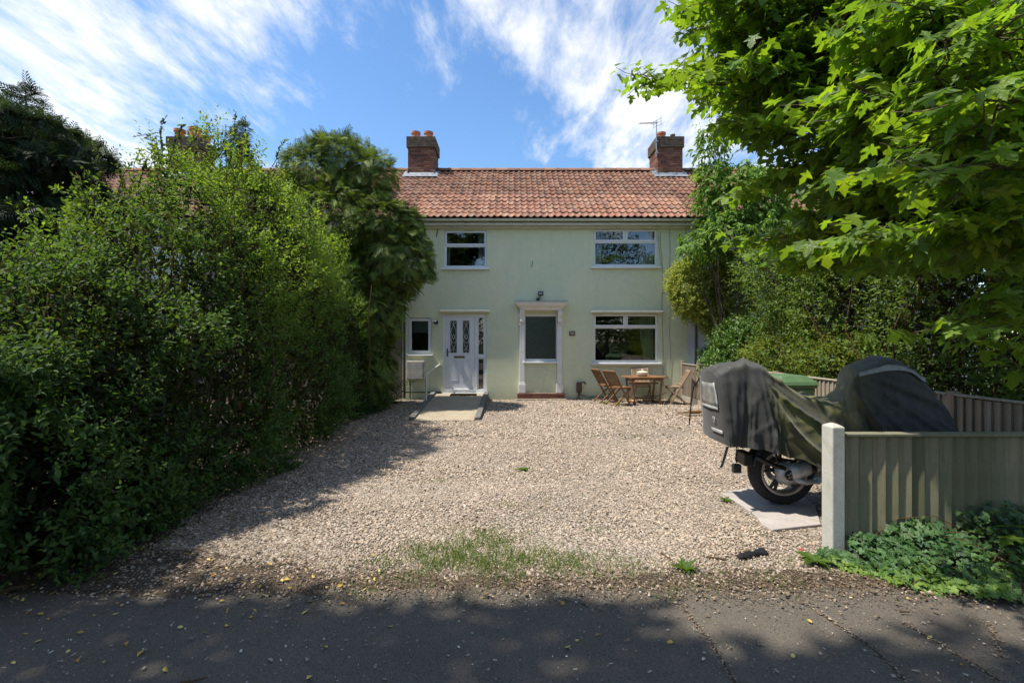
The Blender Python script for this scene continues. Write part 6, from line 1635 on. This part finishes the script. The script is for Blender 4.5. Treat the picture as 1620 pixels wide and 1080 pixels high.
for c in ((.045, .125, .034), (.068, .16, .04), (.036, .10, .034), (.14, .26, .04), (.19, .30, .045), (.055, .14, .045)):
    v_, f_ = outline_template([(x * (1 + rng.normal() * .06), y * (1 + rng.normal() * .05)) if 0 < j < len(IVY_HALF) - 1 else (x, y) for j, (x, y) in enumerate(IVY_HALF)], rng.uniform(.15, .4), rng.uniform(.05, .3)); IV.append(MB().add(v_, f_, c).mesh('leaf', M['leaf_glossy'], True, True))
for i in near:
    f = Vector(F[i]).normalized(); s = f.cross(Vector(Nm[i])).normalized(); u = s.cross(f)
    o = link('leaf', IV[int(rng.integers(3)) if young[i] < .45 else 3 + int(rng.integers(2))], ivy); m4 = Matrix(((s.x, f.x, u.x), (s.y, f.y, u.y), (s.z, f.z, u.z))).to_4x4() @ Matrix.Scale(S[i], 4); m4.translation = Vector(P[i]); o.matrix_basis = m4
br = [(wpath((rng.uniform(2.6, 4.9), 3.74, .1), (rng.uniform(2.5, 4.8), rng.uniform(3.1, 3.4), .02), 7, .15), .004, .002) for _ in range(40)]
stems_tube('runners', br, M['twig'], ivy); local(ivy)

# ================================================================== grass, weeds, litter
BL_V = [(-.5, 0, 0), (.5, 0, 0), (.38, .5, .08), (-.38, .5, .08), (0, 1, .30)]; BL_F = [(0, 1, 2, 3), (3, 2, 4)]
def blades(name, P, h, w, cols, lean=.45):
    n = len(P); o = scatter_mesh(name, BL_V, BL_F, P, UP + rnd(n) * lean * np.array([1, 1, .2]), np.concatenate([rnd(n, 2), np.full((n, 1), .15)], 1), np.stack([np.full(n, w) * rng.uniform(.6, 1.3, n), h * rng.uniform(.4, 1.25, n), h * rng.uniform(.2, 1.2, n)], -1), col_mix(n, cols, .2), M['grass'])
    props(o, kind='stuff'); return o
GR = [(.11, .19, .03), (.16, .25, .04), (.075, .14, .025), (.20, .22, .07)]
n = 5000; cpt = [gp(*q) for q in ((700, 870), (745, 868), (790, 862), (755, 895), (690, 895), (820, 890), (835, 885), (660, 905), (780, 905), (730, 885), (660, 880), (860, 900), (905, 893), (760, 850))]
c_ = rng.integers(len(cpt), size=n); P = np.array([(cpt[i].x, cpt[i].y, 0) for i in c_]) + rnd(n) * np.array([.21, .14, 0]) * rng.uniform(.2, 1.7, (n, 1)); P = P[noise3(P, 5.0, 7.7) > -.25]; n = len(P); P[:, 2] = .004
blades('grass', P, .082, .0036, GR)
n = 3000; spots = [gp(*q) for q in ((890, 880), (910, 905), (965, 885), (940, 840), (1090, 905), (1140, 890), (1120, 925), (1165, 870), (560, 940), (1000, 895), (700, 760), (640, 730), (830, 745), (800, 800), (1010, 690), (940, 690), (1330, 905), (1010, 905), (1200, 915), (1240, 925), (960, 915), (620, 915), (600, 890), (1060, 935), (1240, 885), (880, 905), (1230, 760))]
c_ = rng.integers(len(spots), size=n); P = np.array([(spots[i].x, spots[i].y, 0) for i in c_]) + rnd(n) * np.array([.10, .07, 0]); P[:, 2] = .004
blades('weeds', P, .042, .0042, GR, .8)
n = 1500; P = np.stack([rng.uniform(-3.0, 4.6, n), rng.uniform(3.6, 13.4, n), np.full(n, .012)], -1); P = P[(noise3(P, .8, 5.0) > .15) & ~in_ramp(P)]
blades('weeds', P, .04, .008, GR, 1.0)
# broad-leaved weed clumps at the chair feet and along the edges
def rosette(label, p, nl, size, cols, rise=.35, nm='weed_plant', tv=LANCE_V):
    t = thing(nm, label, 'weed', p); V_ = [(x * 1.35, y, z * 1.3) for x, y, z in tv]
    for i in range(nl):
        c = cols[i % len(cols)]; o = link('leaf', MB().add(V_, LEAF_F, c).mesh('leaf', M['leaf'], True), t)
        o.rotation_euler = (rise * rng.uniform(.4, 1.5), 0, 2 * math.pi * i / nl + rng.uniform(-.2, .2)); s = size * rng.uniform(.7, 1.2); o.scale = (s, s, s)
    return t
WC = [(.09, .17, .03), (.12, .20, .04), (.07, .13, .025)]
rosette('dandelion rosette growing at the foot of the concrete fence post', gp(1290, 893) + Vector((0, 0, .02)), 16, .13, WC, .4)
rosette('light green weed under the nearest left folding chair', (2.72, 12.45, .012), 9, .14, [(.16, .22, .04), (.12, .19, .04)], .7)
rosette('small weed beside the left folding chairs nearest the step', (2.45, 12.75, .012), 8, .11, WC, .7)
rosette('small weed beside the pale slab edge', gp(1148, 795) + Vector((0, 0, .012)), 7, .08, WC, .7)
rosette('flat weed in the middle of the gravel drive', gp(828, 744) + Vector((0, 0, .015)), 8, .10, WC, .35)
rosette('leafy weed along the pavement edge left of the dark cloth strip', gp(1085, 905) + Vector((0, 0, .015)), 10, .10, WC, .6)
# maple seedling leaf cluster at the right edge in front of the ivy
sd = thing('maple_sapling', 'bright green maple sapling at the right edge among the ivy', 'sapling', (3.62, 3.42, 0))
for i, (dx, dy, dz, rz) in enumerate(((0, 0, .36, 20), (-.08, -.05, .30, 100), (.09, .03, .33, -70), (.05, -.07, .22, 160), (-.03, .06, .44, -20), (.14, -.04, .26, -120))):
    v_, f_ = outline_template(MAPLE_HALF, .3, .1); o = link('leaf', MB().add(v_, f_, (.13, .22, .03)).mesh('leaf', M['maple_leaf'], True, True), sd); o.location = (dx, dy, dz); o.rotation_euler = (R(-15), R(10 - 5 * i), R(rz)); o.scale = (.14,) * 3
MB().tube([(0, 0, 0), (.01, 0, .2), (0, .01, .44)], [.004, .003, .002], 5).build('stem', M['green_stem'], sd)
# red petal, dark cloth strip, sticks
rp = thing('red_flower', 'tiny red flower head among the gravel beside the fence post', 'flower', gp(1267, 876) + Vector((0, 0, .03)))
for i in range(5):
    o = link('petal', MB().add([(v[0] * .02 * 2.2, v[1] * .02, v[2] * .02) for v in LEAF_V], LEAF_F).mesh('petal', M['red_petal']), rp); o.rotation_euler = (.6, 0, i * 1.257)
MB().tube([(0, 0, 0), (.004, 0, -.03)], .0015, 4).build('stem', M['green_stem'], rp)
a, b = gp(1166, 886), gp(1212, 876)
cs = []; cf = []
for i in range(13):
    t = i / 12; p = a.lerp(b, t); w = .022 + .02 * abs(math.sin(t * 5)) + .012 * (t > .8)
    for sgn in (-1, 0, 1): cs.append((p.x + .01 * math.sin(i * 2), p.y + sgn * w, .022 + .016 * abs(mnoise.noise((t * 5, sgn, 2))) + (.012 if sgn == 0 else 0)))
for i in range(12):
    for j in range(2): cf.append((3 * i + j, 3 * i + j + 1, 3 * i + 4 + j, 3 * i + 3 + j))
co = MB().add(cs, cf).build('cloth_strip', M['strip_cloth'], smooth=True); co.modifiers.new('thickness', 'SOLIDIFY').thickness = .006; props(co, 'crumpled strip of black cloth lying on the gravel edge near the fence post', 'cloth')
for (lab, q0, q1, r) in (('bare stick lying on the gravel edge left of the black cloth', (1046, 874), (1096, 900), .008), ('short dark stick beside the black cloth strip', (1118, 880), (1150, 886), .009), ('pale branch lying under the hedge at the pavement edge', (0, 938), (46, 926), .016), ('thin twig on the dark asphalt at the bottom left', (285, 1078), (328, 1070), .006), ('little twig on the asphalt in front of the ivy', (1424, 967), (1440, 967), .006)):
    p, q = gp(*q0, .02), gp(*q1, .02); o = MB().tube(wpath(p, q, 6, .08), [r, r * .95, r * .9, r * .8, r * .7, r * .5], 6).build('stick', M['twig'], smooth=True); props(o, lab, 'stick', 'sticks on the ground')
# fallen yellow leaves
FL = [MB().add([(v[0] * 1.25, v[1], v[2] * q) for v in LEAF_V], LEAF_F, c).mesh('fallen_leaf', M['litter']) for c, q in (((.50, .34, .06), 1), ((.55, .42, .10), -1.2), ((.42, .24, .06), 1.4), ((.60, .48, .16), .5), ((.46, .38, .12), -.6))]
made = 0
while made < 105:
    if made < 88: px, py = rng.uniform(-10, 600), rng.uniform(858, 1075) if rng.random() < .45 else rng.normal(925, 22)
    else: px, py = rng.uniform(600, 1620), rng.uniform(930, 1075)
    if py < 850 or py > 1085: continue
    p = gp(px, py); o = link('fallen_leaf', FL[rng.integers(5)], None, (p.x, p.y, .012 if p.y < 3.2 else .03), (rng.normal() * .25, rng.normal() * .25, rng.uniform(0, 6.28))); s = rng.uniform(.022, .048); o.scale = (s, s, s)
    where = 'on the dark soil below the left hedge' if p.x < -1.6 and p.y > 2.95 else 'on the shaded asphalt below the left hedge' if p.x < -1.2 else 'on the pavement edge left of the grass tufts' if p.y > 2.95 and p.x < 0 else 'on the asphalt in the middle of the pavement' if p.x < 1.2 else 'on the sunlit asphalt in front of the ivy'
    props(o, 'small yellow fallen leaf lying ' + where, 'fallen leaf', 'yellow leaves fallen ' + where); made += 1
# crumbs, seed husks and twig bits along the edge and on the asphalt
CR_V = [(-.5, 0, 0), (.5, 0, .1), (.3, 1, .05), (-.3, .9, .12)]; CR_F = [(0, 1, 2, 3)]
def debris(n, yf, size, cols, nm='litter', z=.012):
    X = rng.uniform(-4.6, 4.6, n); P = np.stack([X, yf(X, n), np.full(n, z)], -1)
    sz = size * rng.lognormal(0, .5, n).clip(.3, 3)[:, None] * np.stack([rng.uniform(.2, 1, n), rng.uniform(.7, 1.6, n), np.ones(n)], -1)
    o = scatter_mesh(nm, CR_V, CR_F, P, np.concatenate([rnd(n, 2), rng.normal(size=(n, 1)) * .15], 1), UP + rnd(n) * .25, sz, col_mix(n, cols, .25), M['litter']); props(o, kind='stuff')
BR = [(.12, .085, .055), (.20, .15, .10), (.07, .05, .035), (.28, .22, .15), (.16, .10, .06)]
debris(30000, lambda X, n: np.where(X < -1.0, 3.34, 3.30) + rng.normal(size=n) * (.15 + .10 * (X < -1.2)) + np.where(X < -1.5, .14, 0), .0085, BR, z=.02)
debris(2600, lambda X, n: rng.uniform(1.9, 3.3, n) ** 1.0, .0075, [(.30, .25, .18), (.20, .15, .10), (.42, .37, .28)])
debris(700, lambda X, n: rng.uniform(1.9, 3.3, n), .006, [(.45, .42, .36), (.5, .48, .42)])
# cracks in the asphalt, filled with crumbs
ckp = []
for pts in (((1078, 958), (1100, 985), (1122, 1012), (1140, 1040), (1156, 1068), (1175, 1100)), ((1285, 962), (1320, 985), (1362, 1012), (1400, 1042), (1430, 1075)), ((1560, 985), (1575, 1010), (1585, 1040)), ((1430, 985), (1480, 1015), (1540, 1050), (1580, 1075))):
    P_ = [gp(*q) for q in pts]; vs, fs = [], []; m = 40
    for i in range(m + 1):
        t = i / m * (len(P_) - 1); p = P_[int(t)].lerp(P_[min(int(t) + 1, len(P_) - 1)], t % 1); j = .018 * mnoise.noise((i * .7, P_[0].x, 0)) ; w = .004 + .006 * abs(mnoise.noise((i * .5, 3, P_[0].x)))
        vs += [(p.x - w + j, p.y + j, .004), (p.x + w + j, p.y + j, .004)]; ckp += [(p.x + j, p.y + j)] * 7
        if i: fs.append((2 * i - 2, 2 * i - 1, 2 * i + 1, 2 * i))
    props(MB().add(vs, fs).build('pavement_crack', M['crack_dirt']), kind='structure')
P = np.c_[np.array(ckp) + rng.normal(size=(len(ckp), 2)) * .014, np.full(len(ckp), .008)]; n = len(P)
o = scatter_mesh('litter', CR_V, CR_F, P, np.concatenate([rnd(n, 2), rng.normal(size=(n, 1)) * .1], 1), UP + rnd(n) * .2, .0055 * rng.lognormal(0, .5, n).clip(.3, 2.2), col_mix(n, BR + [(.4, .34, .25)], .2), M['litter']); props(o, kind='stuff')

n = 9000; Y = rng.uniform(3.5, 13.4, n); X = -3.15 - .05 * (Y - 3) + np.abs(rng.normal(size=n)) * .75
P = np.stack([X, Y, np.full(n, .024)], -1); P = P[~in_ramp(P)]; n = len(P)
o = scatter_mesh('litter', CR_V, CR_F, P, np.concatenate([rnd(n, 2), rng.normal(size=(n, 1)) * .15], 1), UP + rnd(n) * .3, .014 * rng.lognormal(0, .5, n).clip(.3, 2.4)[:, None] * np.stack([rng.uniform(.3, 1, n), rng.uniform(.7, 1.6, n), np.ones(n)], -1), col_mix(n, BR, .3), M['litter']); props(o, kind='stuff')
n = 5200; P = np.stack([rng.uniform(-3, 4.8, n), rng.uniform(3.5, 12.5, n), np.full(n, .024)], -1); P = P[(noise3(P, .7, 9.0) + .6 * noise3(P, 2.1, 3.0) > .12) & ~in_ramp(P)]; n = len(P)
o = scatter_mesh('litter', CR_V, CR_F, P, np.concatenate([rnd(n, 2), rng.normal(size=(n, 1)) * .15], 1), UP + rnd(n) * .3, .012 * rng.lognormal(0, .5, n).clip(.3, 2.6)[:, None] * np.stack([rng.uniform(.3, 1, n), rng.uniform(.7, 1.6, n), np.ones(n)], -1), col_mix(n, BR, .3), M['litter']); props(o, kind='stuff')
